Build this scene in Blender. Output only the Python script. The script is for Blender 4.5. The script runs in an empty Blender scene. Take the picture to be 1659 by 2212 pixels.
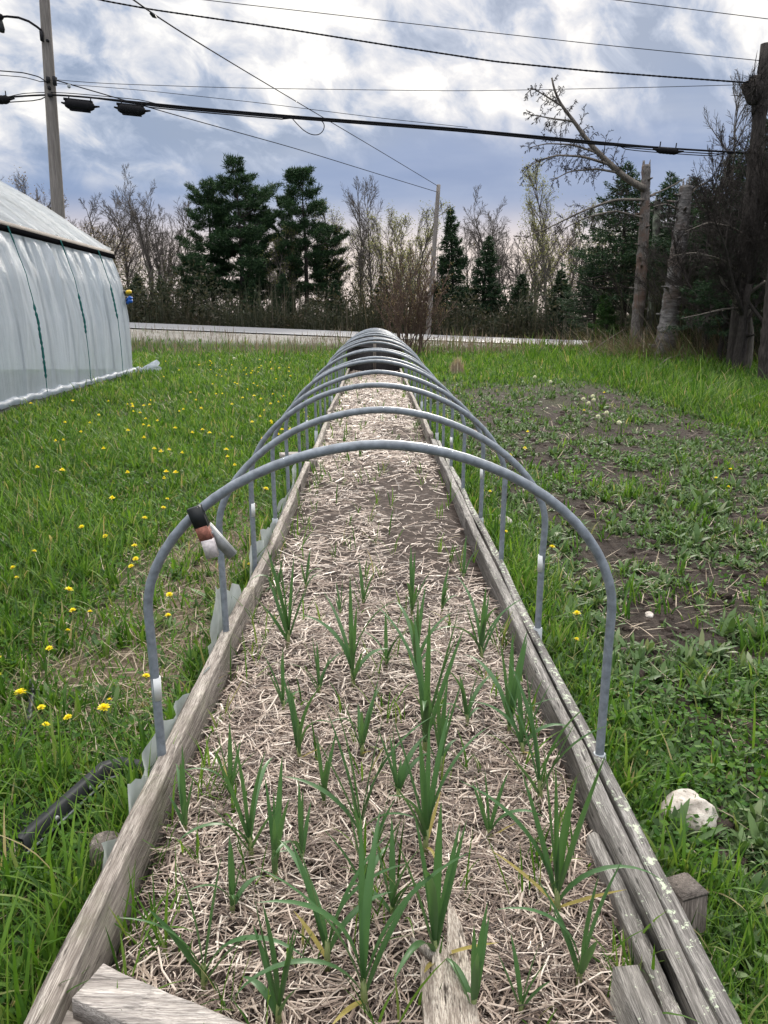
import bpy, math, random
import numpy as np
PI = math.pi
R = math.radians
rng = np.random.default_rng(7)
random.seed(7)
SC = bpy.context.scene
COL = SC.collection

# ------------------------------------------------------------------ camera
H, PITCH, YAW, F = 1.5, R(14.0), R(0.72), 1700.0
CAM = np.array([0.0, 0.0, H])
FWD = np.array([math.sin(YAW) * math.cos(PITCH), math.cos(YAW) * math.cos(PITCH), -math.sin(PITCH)])
RGT = np.array([math.cos(YAW), -math.sin(YAW), 0.0])
UPV = np.cross(RGT, FWD)


def ray(x, y):
    return FWD + RGT * (x - 829.5) / F + UPV * (1106 - y) / F


def at_y(x, y, Y):
    d = ray(x, y)
    return CAM + d * (Y / d[1])


def on_z(x, y, z=0.0):
    d = ray(x, y)
    return CAM + d * ((z - H) / d[2])


def on_ground(x, y, dz=0.0):
    z = 0.0
    for _ in range(8):
        p = on_z(x, y, z + dz)
        z = float(gz(p[0], p[1]))
    p[2] = z
    return p


def sst(t):
    t = np.clip(t, 0, 1)
    return t * t * (3 - 2 * t)


def road_z(x):
    h = 0.94 + 0.04 * np.asarray(x, float)
    h = np.where(h > 1.2, 1.2 + 0.25 * np.tanh((h - 1.2) / 0.25), h)
    h = np.where(h < 0.1, 0.1 + 0.5 * np.tanh((h - 0.1) / 0.5), h)
    return H - h


def gz(x, y):
    x = np.asarray(x, float)
    y = np.asarray(y, float)
    f = 0.006 * np.clip(y, 0, 28) + 0.02 * np.sin(x * 0.9 + 1.3) * np.sin(y * 0.7) + 0.012 * np.sin(x * 2.3 + y * 1.7)
    zr = road_z(x)
    t = sst((y - 29.3) / 5.8)
    z = f * (1 - t) + (zr - 0.05) * t
    b = sst((y - 43.2) / 2.5)
    return z - 0.45 * b


# ------------------------------------------------------------------ mesh helpers
class MB:
    def __init__(self):
        self.v = []
        self.q = []
        self.t = []
        self.n = 0

    def add(self, v, q=None, t=None):
        v = np.asarray(v, np.float32).reshape(-1, 3)
        self.v.append(v)
        if q is not None and len(q):
            self.q.append(np.asarray(q, np.int64).reshape(-1, 4) + self.n)
        if t is not None and len(t):
            self.t.append(np.asarray(t, np.int64).reshape(-1, 3) + self.n)
        self.n += len(v)
        return self

    def build(self, name, mat, parent=None, smooth=False, origin=None):
        me = bpy.data.meshes.new(name)
        V = np.concatenate(self.v)
        if origin is not None:
            V = V - np.asarray(origin, np.float32)
        Q = np.concatenate(self.q) if self.q else np.zeros((0, 4), np.int64)
        T = np.concatenate(self.t) if self.t else np.zeros((0, 3), np.int64)
        me.vertices.add(len(V))
        me.vertices.foreach_set('co', V.ravel())
        idx = np.concatenate([Q.ravel(), T.ravel()]).astype(np.int32)
        me.loops.add(len(idx))
        me.loops.foreach_set('vertex_index', idx)
        st = np.concatenate([np.arange(len(Q)) * 4, len(Q) * 4 + np.arange(len(T)) * 3]).astype(np.int32)
        me.polygons.add(len(st))
        me.polygons.foreach_set('loop_start', st)
        if smooth:
            me.polygons.foreach_set('use_smooth', np.ones(len(st), bool))
        me.update(calc_edges=True)
        me.validate()
        if mat:
            me.materials.append(mat)
        o = bpy.data.objects.new(name, me)
        COL.objects.link(o)
        if parent is not None:
            o.parent = parent
        if origin is not None:
            o.location = [float(c) for c in origin]
        return o


def tube(mb, pts, rad, k=6, cap=True, rough=0.0):
    pts = np.asarray(pts, float)
    n = len(pts)
    rad = np.broadcast_to(np.asarray(rad, float), (n,))
    tg = np.gradient(pts, axis=0)
    tg /= np.linalg.norm(tg, axis=1)[:, None] + 1e-9
    ref = np.linalg.eigh(tg.T @ tg + np.diag([1e-4, 2e-4, 3e-4]))[1][:, 0]
    a = np.cross(tg, ref)
    a /= np.linalg.norm(a, axis=1)[:, None] + 1e-9
    b = np.cross(tg, a)
    ang = np.arange(k) * 2 * PI / k
    V = pts[:, None] + rad[:, None, None] * (a[:, None] * np.cos(ang)[None, :, None] + b[:, None] * np.sin(ang)[None, :, None])
    if rough:
        ns_ = rng.normal(0, 1, (n, k))
        ns_ = ns_ + np.roll(ns_, 1, 1) + np.roll(ns_, 1, 0) * .8 + smooth_noise(n, 4, 1.0)[:, None]
        V = pts[:, None] + (V - pts[:, None]) * (1 + rough * ns_)[..., None]
    i = np.arange(n - 1)[:, None] * k
    j = np.arange(k)[None]
    j2 = (j + 1) % k
    q = np.stack([i + j, i + j2, i + k + j2, i + k + j], -1).reshape(-1, 4)
    V = V.reshape(-1, 3)
    t = None
    if cap:
        V = np.concatenate([V, pts[:1], pts[-1:]])
        c0, c1 = n * k, n * k + 1
        jj = np.arange(k)
        jn = (jj + 1) % k
        t = np.concatenate([np.stack([np.full(k, c0), jn, jj], -1), np.stack([np.full(k, c1), (n - 1) * k + jj, (n - 1) * k + jn], -1)])
    mb.add(V, q, t)


BOXQ = [(0, 3, 2, 1), (4, 5, 6, 7), (0, 1, 5, 4), (1, 2, 6, 5), (2, 3, 7, 6), (3, 0, 4, 7)]


def box(mb, c, s, rot=None):
    sx, sy, sz = [d / 2 for d in s]
    v = np.array([(-sx, -sy, -sz), (sx, -sy, -sz), (sx, sy, -sz), (-sx, sy, -sz), (-sx, -sy, sz), (sx, -sy, sz), (sx, sy, sz), (-sx, sy, sz)])
    if rot is not None:
        v = v @ np.asarray(rot).T
    mb.add(v + np.asarray(c), BOXQ)


def frame(x, hint):
    """rotation matrix whose columns are x-axis along x, z near hint"""
    x = np.asarray(x, float)
    x = x / np.linalg.norm(x)
    y = np.cross(hint, x)
    y /= np.linalg.norm(y)
    z = np.cross(x, y)
    return np.stack([x, y, z], 1)


def smooth_noise(n, step, amp, r=None):
    r = r or rng
    m = max(3, int(n / step) + 3)
    k = r.normal(0, 1, m)
    return amp * np.interp(np.linspace(0, m - 1.001, n), np.arange(m), k)


def plank(mb, p0, p1, w, h, seg=30, wob=0.004, ends=0.006):
    """rough timber from p0 to p1 (points at centre of its top face), w across, h down, weathered edges"""
    p0 = np.asarray(p0, float)
    p1 = np.asarray(p1, float)
    d = p1 - p0
    L = np.linalg.norm(d)
    d /= L
    side = np.cross(d, [0, 0, 1.0])
    side /= np.linalg.norm(side)
    up = np.cross(side, d)
    prof = [(-.5, -1), (-.5, -.5), (-.5, -.018), (-.46, 0), (0, 0), (.46, 0), (.5, -.018), (.5, -.5), (.5, -1)]
    k = len(prof)
    ts = np.linspace(0, 1, seg)
    V = np.zeros((seg, k, 3))
    bow = smooth_noise(seg, 8, wob)
    for j, (a, b) in enumerate(prof):
        jw = smooth_noise(seg, 3, wob * 0.7)
        jh = smooth_noise(seg, 3, wob * 0.8)
        V[:, j] = p0 + d * (ts * L)[:, None] + side * (a * w + jw + bow)[:, None] + up * (b * h + jh * (b > -.9))[:, None]
    i = np.arange(seg - 1)[:, None] * k
    j = np.arange(k)[None]
    j2 = (j + 1) % k
    q = np.stack([i + j, i + j2, i + k + j2, i + k + j], -1).reshape(-1, 4)
    V = V.reshape(-1, 3)
    c0 = V[:k].mean(0) - d * ends
    c1 = V[-k:].mean(0) + d * ends
    V2 = np.concatenate([V, [c0], [c1]])
    n = seg * k
    jj = np.arange(k)
    jn = (jj + 1) % k
    t = np.concatenate([np.stack([np.full(k, n), jn, jj], -1), np.stack([np.full(k, n + 1), (seg - 1) * k + jj, (seg - 1) * k + jn], -1)])
    mb.add(V2, q, t)


def blades(mb, P, az, L, W, lean, curl, S=4, fold=0.0, tip=0.06, twist=None, wp=0.3):
    """ribbons rising from P; lean/curl = angle from vertical at base / added along the blade"""
    N = len(P)
    t = np.linspace(0, 1, S + 1)
    th = lean[:, None] + curl[:, None] * (t[None, :-1] + .5 / S) ** 1.2
    dl = (L / S)[:, None]
    rr = np.concatenate([np.zeros((N, 1)), np.cumsum(np.sin(th) * dl, 1)], 1)
    zz = np.concatenate([np.zeros((N, 1)), np.cumsum(np.cos(th) * dl, 1)], 1)
    ca, sa = np.cos(az)[:, None], np.sin(az)[:, None]
    C = np.stack([P[:, 0:1] + rr * ca, P[:, 1:2] + rr * sa, P[:, 2:3] + zz], -1)
    prof = np.maximum(tip, np.minimum(1, (t / wp) * .5 + .5) * np.minimum(1, (1 - t) / .45 + 0.0) ** .7)
    wd = (W[:, None] * prof[None]) * .5
    a2 = az if twist is None else az + twist
    side = np.stack([-np.sin(a2), np.cos(a2), np.zeros(N)], -1)[:, None, :]
    A = C - side * wd[..., None]
    B = C + side * wd[..., None]
    if fold:
        thf = np.concatenate([th, th[:, -1:]], 1)
        nrm = np.stack([np.cos(thf) * -ca, np.cos(thf) * -sa, np.sin(thf)], -1)
        M = C - nrm * (wd * fold)[..., None]
        V = np.stack([A, M, B], 2)
        k = 3
    else:
        V = np.stack([A, B], 2)
        k = 2
    base = (np.arange(N) * (S + 1) * k)[:, None, None]
    i = (np.arange(S) * k)[None, :, None]
    j = np.arange(k - 1)[None, None]
    b = base + i + j
    q = np.stack([b, b + 1, b + k + 1, b + k], -1).reshape(-1, 4)
    mb.add(V.reshape(-1, 3), q)


def cards(mb, P, D, L, W, up=None):
    """leaf / needle-spray diamonds at P along D"""
    N = len(P)
    D = D / (np.linalg.norm(D, axis=1)[:, None] + 1e-9)
    rv = rng.normal(0, 1, (N, 3)) if up is None else up + rng.normal(0, .35, (N, 3))
    S = np.cross(D, rv)
    S /= np.linalg.norm(S, axis=1)[:, None] + 1e-9
    L = np.broadcast_to(L, (N,))[:, None]
    W = np.broadcast_to(W, (N,))[:, None]
    V = np.stack([P, P + D * L * .45 - S * W * .5, P + D * L, P + D * L * .45 + S * W * .5], 1)
    q = np.arange(N * 4).reshape(-1, 4)
    mb.add(V.reshape(-1, 3), q)


def lump(mb, c, s, seed=0, nu=18, nv=12, amp=.15, flat=.0):
    r = np.random.default_rng(seed)
    u = np.linspace(0, 2 * PI, nu, endpoint=False)
    v = np.linspace(0, PI, nv)
    uu, vv = np.meshgrid(u, v)
    d = np.stack([np.cos(uu) * np.sin(vv), np.sin(uu) * np.sin(vv), np.cos(vv)], -1)
    rad = np.ones(uu.shape)
    for f in (1.3, 2.1, 3.7, 6.1):
        for _ in range(2):
            w = r.normal(0, 1, 3) * f
            rad += amp / f ** .7 * np.sin(d @ w + r.uniform(0, 6))
    V = np.asarray(c) + d * rad[..., None] * np.asarray(s)
    i = np.arange(nv - 1)[:, None] * nu
    j = np.arange(nu)[None]
    j2 = (j + 1) % nu
    q = np.stack([i + j, i + nu + j, i + nu + j2, i + j2], -1).reshape(-1, 4)
    mb.add(V.reshape(-1, 3), q)


def props(o, label=None, cat=None, group=None, kind=None):
    if label: o['label'] = label
    if cat: o['category'] = cat
    if group: o['group'] = group
    if kind: o['kind'] = kind
    return o


def thing(name, label, cat, loc=(0, 0, 0), group=None, rz=0):
    o = bpy.data.objects.new(name, None)
    COL.objects.link(o)
    o.location = [float(c) for c in loc]
    o.rotation_euler = (0, 0, rz)
    o.empty_display_size = .1
    return props(o, label, cat, group)


# ------------------------------------------------------------------ materials
def new_mat(name):
    m = bpy.data.materials.new(name)
    m.use_nodes = True
    nt = m.node_tree
    nt.nodes.clear()
    out = nt.nodes.new('ShaderNodeOutputMaterial')
    return m, nt, out


def N_(nt, typ, **kw):
    n = nt.nodes.new(typ)
    for k, v in kw.items():
        if k.startswith('i_'):
            key = k[2:]
            n.inputs[int(key) if key.isdigit() else key.replace('_', ' ')].default_value = v
        else:
            setattr(n, k, v)
    return n


def ramp(nt, src, stops):
    r = nt.nodes.new('ShaderNodeValToRGB')
    e = r.color_ramp.elements
    while len(e) < len(stops): e.new(.5)
    for el, (p, c) in zip(e, stops):
        el.position = p
        el.color = (*c, 1) if len(c) == 3 else c
    nt.links.new(src, r.inputs[0])
    return r.outputs[0]


def mixc(nt, fac, a, b, typ='MIX'):
    m = nt.nodes.new('ShaderNodeMix')
    m.data_type = 'RGBA'
    m.blend_type = typ
    for s, v in ((m.inputs[0], fac), (m.inputs[6], a), (m.inputs[7], b)):
        if hasattr(v, 'is_linked'): nt.links.new(v, s)
        else: s.default_value = v if not isinstance(v, tuple) else (*v, 1)[:4]
    return m.outputs[2]


def math_(nt, op, a, b=None, c=None, clamp=False):
    m = nt.nodes.new('ShaderNodeMath')
    m.operation = op
    m.use_clamp = clamp
    for s, v in zip(m.inputs, (a, b, c)):
        if v is None: continue
        if hasattr(v, 'is_linked'): nt.links.new(v, s)
        else: s.default_value = v
    return m.outputs[0]


def noise(nt, scale, detail=4, rough=.55, vec=None, coord='Object', mscale=None, dist=0.0):
    if vec is None:
        if coord == 'World':
            vec = nt.nodes.new('ShaderNodeNewGeometry').outputs['Position']
        else:
            vec = nt.nodes.new('ShaderNodeTexCoord').outputs[coord]
    if mscale:
        mp = nt.nodes.new('ShaderNodeMapping')
        mp.inputs['Scale'].default_value = mscale
        nt.links.new(vec, mp.inputs[0])
        vec = mp.outputs[0]
    n = N_(nt, 'ShaderNodeTexNoise', i_Scale=scale, i_Detail=detail, i_Roughness=rough, i_Distortion=dist)
    nt.links.new(vec, n.inputs['Vector'])
    return n.outputs['Fac']


def pbsdf(nt, out, color, rough=.7, metal=0.0, bump=None, bstr=.3, bdist=.01, spec=.3):
    b = nt.nodes.new('ShaderNodeBsdfPrincipled')
    if hasattr(color, 'is_linked'): nt.links.new(color, b.inputs['Base Color'])
    else: b.inputs['Base Color'].default_value = (*color, 1)
    if hasattr(rough, 'is_linked'): nt.links.new(rough, b.inputs['Roughness'])
    else: b.inputs['Roughness'].default_value = rough
    b.inputs['Metallic'].default_value = metal
    b.inputs['Specular IOR Level'].default_value = spec
    if bump is not None:
        bp = N_(nt, 'ShaderNodeBump', i_Strength=bstr, i_Distance=bdist)
        nt.links.new(bump, bp.inputs['Height'])
        nt.links.new(bp.outputs[0], b.inputs['Normal'])
    if out is not None:
        nt.links.new(b.outputs[0], out.inputs[0])
    return b


def leaf_mat(name, stops, trans=.35, rough=.5, spec=.3, big=None):
    m, nt, out = new_mat(name)
    g = nt.nodes.new('ShaderNodeNewGeometry')
    c = ramp(nt, g.outputs['Random Per Island'], stops)
    if big:
        nz = noise(nt, big[0], 3, coord='World')
        f = ramp(nt, nz, [(.38, (0, 0, 0)), (.62, (1, 1, 1))])
        c2 = mixc(nt, 1.0, c, big[1], 'MULTIPLY')
        c = mixc(nt, f, c, c2)
    b = pbsdf(nt, None, c, rough, spec=spec)
    t = nt.nodes.new('ShaderNodeBsdfTranslucent')
    tc = mixc(nt, 1.0, c, (1.25, 1.25, .75), 'MULTIPLY')
    nt.links.new(tc, t.inputs[0])
    mx = nt.nodes.new('ShaderNodeMixShader')
    mx.inputs[0].default_value = trans
    nt.links.new(b.outputs[0], mx.inputs[1])
    nt.links.new(t.outputs[0], mx.inputs[2])
    nt.links.new(mx.outputs[0], out.inputs[0])
    return m


def wood_mat(name, light, dark, along='y', lichen=0.0, green=0.0):
    m, nt, out = new_mat(name)
    sc = {'y': (38, 1.6, 38), 'x': (1.6, 38, 38), 'z': (38, 38, 1.6)}[along]
    g1 = noise(nt, 1.6, 6, .65, coord='World', mscale=sc, dist=.4)
    g2 = noise(nt, 5.0, 5, .7, coord='World', mscale=tuple(s ** .8 for s in sc))
    blo = noise(nt, 3.0, 4, coord='World')
    g3 = noise(nt, 9.0, 3, .6, coord='World', mscale=tuple(s * 1.3 for s in sc))
    c = ramp(nt, g1, [(.3, dark), (.46, tuple((a + b) / 2 for a, b in zip(light, dark))), (.58, light), (.74, tuple(min(1, a * 1.35) for a in light))])
    c = mixc(nt, ramp(nt, g3, [(.42, (.75, .75, .75)), (.56, (0, 0, 0))]), c, tuple(d * .8 for d in dark))
    c = mixc(nt, ramp(nt, g2, [(.34, (1, 1, 1)), (.43, (0, 0, 0))]), c, tuple(d * .25 for d in dark))
    c = mixc(nt, ramp(nt, blo, [(.45, (0, 0, 0)), (.75, (.55, .55, .55))]), c, tuple(d * .8 for d in dark))
    if lichen:
        l = noise(nt, 42, 5, .7, coord='World')
        c = mixc(nt, ramp(nt, l, [(.66 - .1 * lichen, (0, 0, 0)), (.69 - .1 * lichen, (1, 1, 1))]), c, (.5, .55, .42))
    if green:
        l = noise(nt, 5, 4, .7, coord='World')
        c = mixc(nt, ramp(nt, l, [(.5, (0, 0, 0)), (.7, (green, green, green))]), c, (.16, .2, .09))
    h = math_(nt, 'ADD', g1, g2)
    pbsdf(nt, out, c, .85, bump=h, bstr=1.0, bdist=.009, spec=.2)
    return m


def plain(name, color, rough=.6, metal=0.0, spec=.4, var=.25, sc=20, bstr=.1):
    m, nt, out = new_mat(name)
    nz = noise(nt, sc, 5, .6, coord='World')
    c = ramp(nt, nz, [(.3, tuple(x * (1 - var) for x in color)), (.7, tuple(min(1, x * (1 + var)) for x in color))])
    pbsdf(nt, out, c, rough, metal, bump=nz, bstr=bstr, bdist=.004, spec=spec)
    return m


def bark_mat(name, light, dark, sc=(9, 9, 2.2), patch=None):
    m, nt, out = new_mat(name)
    n1 = noise(nt, 2.2, 6, .65, coord='Object', mscale=sc)
    n2 = noise(nt, 1.2, 4, .6, coord='Object')
    c = ramp(nt, n1, [(.3, dark), (.52, tuple((a + b) / 2 for a, b in zip(light, dark))), (.7, light)])
    if patch:
        c = mixc(nt, ramp(nt, n2, [(.5, (0, 0, 0)), (.58, (1, 1, 1))]), c, patch)
    pbsdf(nt, out, c, .9, bump=n1, bstr=1.0, bdist=.05, spec=.1)
    return m


M = {}
# lawn / weeds
M['grass'] = leaf_mat('grass_blades', [(0, (.03, .078, .012)), (.28, (.058, .135, .018)), (.58, (.1, .205, .024)), (.84, (.165, .27, .042)), (.95, (.19, .23, .07)), (.985, (.36, .29, .16)), (1, (.4, .33, .2))], .42, .55, .2, big=(.9, (.72, .78, .7)))
M['weed'] = leaf_mat('weed_leaves', [(0, (.045, .09, .028)), (.4, (.075, .135, .045)), (.75, (.115, .18, .07)), (.92, (.15, .215, .09)), (1, (.22, .25, .15))], .25, .6, .25)
M['clover'] = leaf_mat('clover_leaves', [(0, (.03, .085, .015)), (.5, (.055, .135, .02)), (1, (.1, .19, .03))], .35, .65, .15)
M['garlic'] = leaf_mat('garlic_leaf', [(0, (.04, .1, .042)), (.5, (.062, .142, .052)), (1, (.11, .2, .072))], .28, .42, .4)
M['garlic_y'] = leaf_mat('garlic_leaf_yellowed', [(0, (.34, .3, .08)), (1, (.42, .33, .12))], .35, .5)
M['stem'] = leaf_mat('garlic_stem', [(0, (.2, .26, .09)), (1, (.26, .3, .13))], .2, .45)
M['dstem'] = leaf_mat('dandelion_stem', [(0, (.2, .27, .1)), (1, (.3, .3, .15))], .2, .5)
M['petal'] = leaf_mat('dandelion_petals', [(0, (.82, .68, .02)), (1, (.9, .8, .05))], .3, .6)
M['puff'] = leaf_mat('seed_fluff', [(0, (.7, .7, .68)), (1, (.85, .85, .83))], .4, .8)
M['straw'] = leaf_mat('straw_pieces', [(0, (.06, .043, .036)), (.3, (.16, .115, .096)), (.52, (.335, .255, .205)), (.78, (.59, .485, .41)), (1, (.86, .77, .685))], .1, .5, .4, big=(.7, (.8, .77, .75)))
M['dry'] = leaf_mat('dry_weed_stems', [(0, (.1, .075, .06)), (.4, (.19, .145, .115)), (.8, (.3, .24, .19)), (.86, (.09, .15, .05)), (1, (.12, .18, .06))], .2, .7)
M['deadgrass'] = leaf_mat('dead_grass', [(0, (.25, .19, .13)), (.6, (.4, .32, .24)), (1, (.55, .47, .36))], .2, .7)
# trees
M['twig'] = bark_mat('grey_twigs', (.17, .155, .14), (.08, .07, .062))
M['twig_d'] = bark_mat('dark_twigs', (.11, .098, .088), (.045, .04, .036))
M['twig_r'] = bark_mat('reddish_twigs', (.2, .14, .115), (.09, .06, .05))
M['bark'] = bark_mat('grey_bark', (.2, .18, .16), (.07, .06, .055))
M['bark_d'] = bark_mat('dark_bark', (.1, .085, .08), (.03, .026, .025), (12, 12, 3))
M['bark_vd'] = bark_mat('very_dark_bark', (.085, .074, .068), (.03, .026, .025), (12, 12, 3))
M['bark_p'] = bark_mat('dead_spruce_bark', (.27, .245, .23), (.08, .07, .065), (11, 11, 5), patch=(.17, .12, .1))
M['bark_b'] = bark_mat('peeling_bark', (.3, .285, .28), (.06, .054, .054), (2.5, 2.5, 6.5), patch=(.13, .105, .095))
M['bark_l'] = bark_mat('lichen_bark', (.14, .13, .12), (.04, .037, .035), (10, 10, 3), patch=(.24, .27, .21))
M['deadwood'] = bark_mat('dead_branch', (.26, .23, .2), (.11, .095, .085))
M['pine'] = leaf_mat('pine_needles', [(0, (.014, .036, .018)), (.5, (.028, .064, .028)), (.85, (.048, .096, .04)), (1, (.075, .125, .055))], .15, .6, .2, big=(.35, (.75, .8, .75)))
M['spruce'] = leaf_mat('spruce_needles', [(0, (.014, .032, .018)), (.5, (.026, .056, .028)), (.9, (.044, .082, .04)), (1, (.065, .11, .05))], .2, .6, .2)
M['cedar'] = leaf_mat('cedar_sprays', [(0, (.022, .055, .018)), (.6, (.04, .095, .026)), (1, (.07, .14, .035))], .2, .6, .2)
M['bud'] = leaf_mat('opening_buds', [(0, (.16, .17, .07)), (.6, (.24, .25, .1)), (1, (.3, .28, .14))], .35, .6, .2)
M['bud_r'] = leaf_mat('reddish_buds', [(0, (.17, .12, .085)), (.6, (.22, .17, .11)), (1, (.28, .23, .14))], .3, .6, .2)
M['brush'] = leaf_mat('brush_leaves', [(0, (.04, .052, .035)), (.4, (.065, .075, .052)), (.8, (.095, .1, .075)), (1, (.15, .13, .11))], .3, .7, .15, big=(.25, (.75, .66, .62)))
# timber & things
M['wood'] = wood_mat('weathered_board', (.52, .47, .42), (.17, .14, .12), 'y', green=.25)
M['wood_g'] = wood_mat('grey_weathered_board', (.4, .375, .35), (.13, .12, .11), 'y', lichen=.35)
M['wood_shaded'] = wood_mat('board_face_shaded', (.39, .35, .31), (.14, .118, .104), 'y', green=.3)  # darker copy of the board wood, side shade put into its colour
M['wood_g_shaded'] = wood_mat('grey_board_face_shaded', (.29, .265, .245), (.1, .09, .083), 'y', green=.15)
M['wood_l'] = wood_mat('lichened_board', (.36, .34, .32), (.11, .1, .095), 'y', lichen=1.0)
M['wood_x'] = wood_mat('pale_end_board', (.58, .53, .49), (.27, .24, .22), 'x')
M['wood_p'] = wood_mat('pale_broken_board', (.6, .53, .455), (.24, .19, .155), 'y')
M['wood_z'] = wood_mat('weathered_post', (.3, .26, .23), (.1, .085, .075), 'z')
M['wood_dark'] = wood_mat('dark_panel_boards', (.075, .07, .072), (.03, .028, .03), 'z')
M['pole'] = bark_mat('utility_pole_wood', (.34, .31, .285), (.17, .15, .14), (14, 14, .8))
M['pole_d'] = bark_mat('dark_pole_wood', (.12, .1, .09), (.045, .04, .036), (14, 14, 1.2))
M['pipe'] = plain('grey_conduit', (.21, .235, .27), .45, 0, .45, .32, 38, .15)
M['white'] = plain('white_plastic', (.72, .73, .73), .4, 0, .4, .08, 30)
M['sleeve'] = plain('pale_pvc_sleeve', (.36, .39, .41), .5, 0, .4, .2, 30)
M['black'] = plain('black_plastic', (.016, .018, .02), .55, 0, .3, .2, 30)
M['rubber'] = plain('black_cable', (.014, .014, .016), .85, 0, .06, .2, 30)
M['wire'] = plain('grey_wire', (.03, .03, .033), .9, 0, .03, .2, 30)
M['dull_black'] = plain('dull_black_strip', (.005, .005, .006), 1.0, 0, 0.0, .1, 30, .0)
M['metal'] = plain('galvanised_metal', (.3, .31, .315), .55, .25, .4, .25, 60)
M['ridge'] = plain('worn_plastic_ridge', (.2, .22, .23), .4, 0, .5, .2, 40)
M['rust'] = plain('rusty_red_paint', (.28, .11, .08), .7, .2, .4, .5, 90, .4)
M['wornpaint'] = plain('worn_white_grip', (.62, .56, .56), .5, 0, .4, .25, 120, .2)
M['rope'] = plain('green_rope', (.015, .12, .115), .8, 0, .2, .3, 80)
M['yellow'] = plain('yellow_plastic', (.75, .5, .03), .4)
M['blue'] = plain('blue_plastic', (.02, .12, .5), .4)
M['rock'] = None


def make_special():
    # rock
    m, nt, out = new_mat('pale_rock')
    n1 = noise(nt, 14, 7, .65)
    n2 = noise(nt, 45, 5, .7)
    c = ramp(nt, n1, [(.3, (.24, .2, .17)), (.5, (.5, .45, .4)), (.7, (.68, .64, .59))])
    c = mixc(nt, ramp(nt, n2, [(.58, (0, 0, 0)), (.64, (.8, .8, .8))]), c, (.2, .17, .13))
    pbsdf(nt, out, c, .85, bump=n1, bstr=.8, bdist=.02)
    M['rock'] = m
    # greenhouse film
    for nm, tint, thru in (('wall_film', (.63, .69, .77), .22), ('roof_film', (.70, .73, .76), .24)):
        m, nt, out = new_mat('greenhouse_' + nm)
        tc = nt.nodes.new('ShaderNodeTexCoord').outputs['Object']
        fold = noise(nt, 2.2, 5, .6, tc, mscale=(1, 1.0, .14) if nm == 'wall_film' else (.6, 2.4, .6), dist=1.6)
        fine = noise(nt, 38, 3, .6, tc)
        dirt = noise(nt, .8, 5, .65, tc)
        c = ramp(nt, dirt, [(.3, tuple(x * .8 for x in tint)), (.7, tint)])
        c = mixc(nt, ramp(nt, fold, [(.36, (1, 1, 1)), (.5, (0, 0, 0))]), c, tuple(x * .78 for x in tint))
        h = math_(nt, 'ADD', fold, math_(nt, 'MULTIPLY', fine, .12))
        b = pbsdf(nt, None, c, .32, bump=h, bstr=.8, bdist=.12, spec=.55)
        tl = nt.nodes.new('ShaderNodeBsdfTranslucent')
        nt.links.new(c, tl.inputs[0])
        mx = nt.nodes.new('ShaderNodeMixShader')
        mx.inputs[0].default_value = .5
        nt.links.new(b.outputs[0], mx.inputs[1])
        nt.links.new(tl.outputs[0], mx.inputs[2])
        tr = nt.nodes.new('ShaderNodeBsdfTransparent')
        mx2 = nt.nodes.new('ShaderNodeMixShader')
        mx2.inputs[0].default_value = thru
        nt.links.new(mx.outputs[0], mx2.inputs[1])
        nt.links.new(tr.outputs[0], mx2.inputs[2])
        nt.links.new(mx2.outputs[0], out.inputs[0])
        M[nm] = m
    # row-cover fabric
    m, nt, out = new_mat('row_cover_fabric')
    w = noise(nt, 300, 2, coord='Object')
    d = noise(nt, 7, 4, coord='Object')
    c = ramp(nt, d, [(.3, (.36, .39, .37)), (.7, (.62, .66, .64))])
    b = pbsdf(nt, None, c, .8, bump=w, bstr=.2, bdist=.002)
    tl = nt.nodes.new('ShaderNodeBsdfTranslucent')
    nt.links.new(c, tl.inputs[0])
    mx = nt.nodes.new('ShaderNodeMixShader')
    mx.inputs[0].default_value = .4
    nt.links.new(b.outputs[0], mx.inputs[1])
    nt.links.new(tl.outputs[0], mx.inputs[2])
    nt.links.new(mx.outputs[0], out.inputs[0])
    M['fabric'] = m
    # road
    m, nt, out = new_mat('asphalt')
    n1 = noise(nt, 60, 4, coord='World')
    n2 = noise(nt, .6, 4, coord='World', mscale=(.2, 1.5, 1))
    c = ramp(nt, n1, [(.3, (.13, .13, .14)), (.7, (.21, .21, .225))])
    c = mixc(nt, ramp(nt, n2, [(.4, (0, 0, 0)), (.7, (.4, .4, .4))]), c, (.14, .14, .15))
    pbsdf(nt, out, c, .62, bump=n1, bstr=.3, bdist=.01, spec=.5)
    M['road'] = m
    # ground: lawn thatch, garden soil, gravel bank, forest floor
    m, nt, out = new_mat('ground')
    pos = nt.nodes.new('ShaderNodeNewGeometry').outputs['Position']
    sx = nt.nodes.new('ShaderNodeSeparateXYZ')
    nt.links.new(pos, sx.inputs[0])
    X, Y = sx.outputs[0], sx.outputs[1]
    nb = noise(nt, 1.1, 5, .6, pos)
    nf = noise(nt, 16, 6, .65, pos)
    nff = noise(nt, 70, 4, .7, pos)
    soil = ramp(nt, nf, [(.3, (.026, .02, .0165)), (.5, (.055, .042, .035)), (.7, (.1, .079, .066))])
    lawn = ramp(nt, nf, [(.3, (.035, .05, .018)), (.55, (.06, .085, .026)), (.75, (.12, .12, .055))])
    # garden plot on the right of the bed
    mx_ = math_(nt, 'MULTIPLY', sst_node(nt, X, .8, 1.3), math_(nt, 'MULTIPLY', math_(nt, 'SUBTRACT', 1.0, sst_node(nt, Y, 14, 19)), math_(nt, 'SUBTRACT', 1.0, math_(nt, 'MULTIPLY', sst_node(nt, Y, 7.5, 9.5), sst_node(nt, X, 4.3, 5.2)))))
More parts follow.
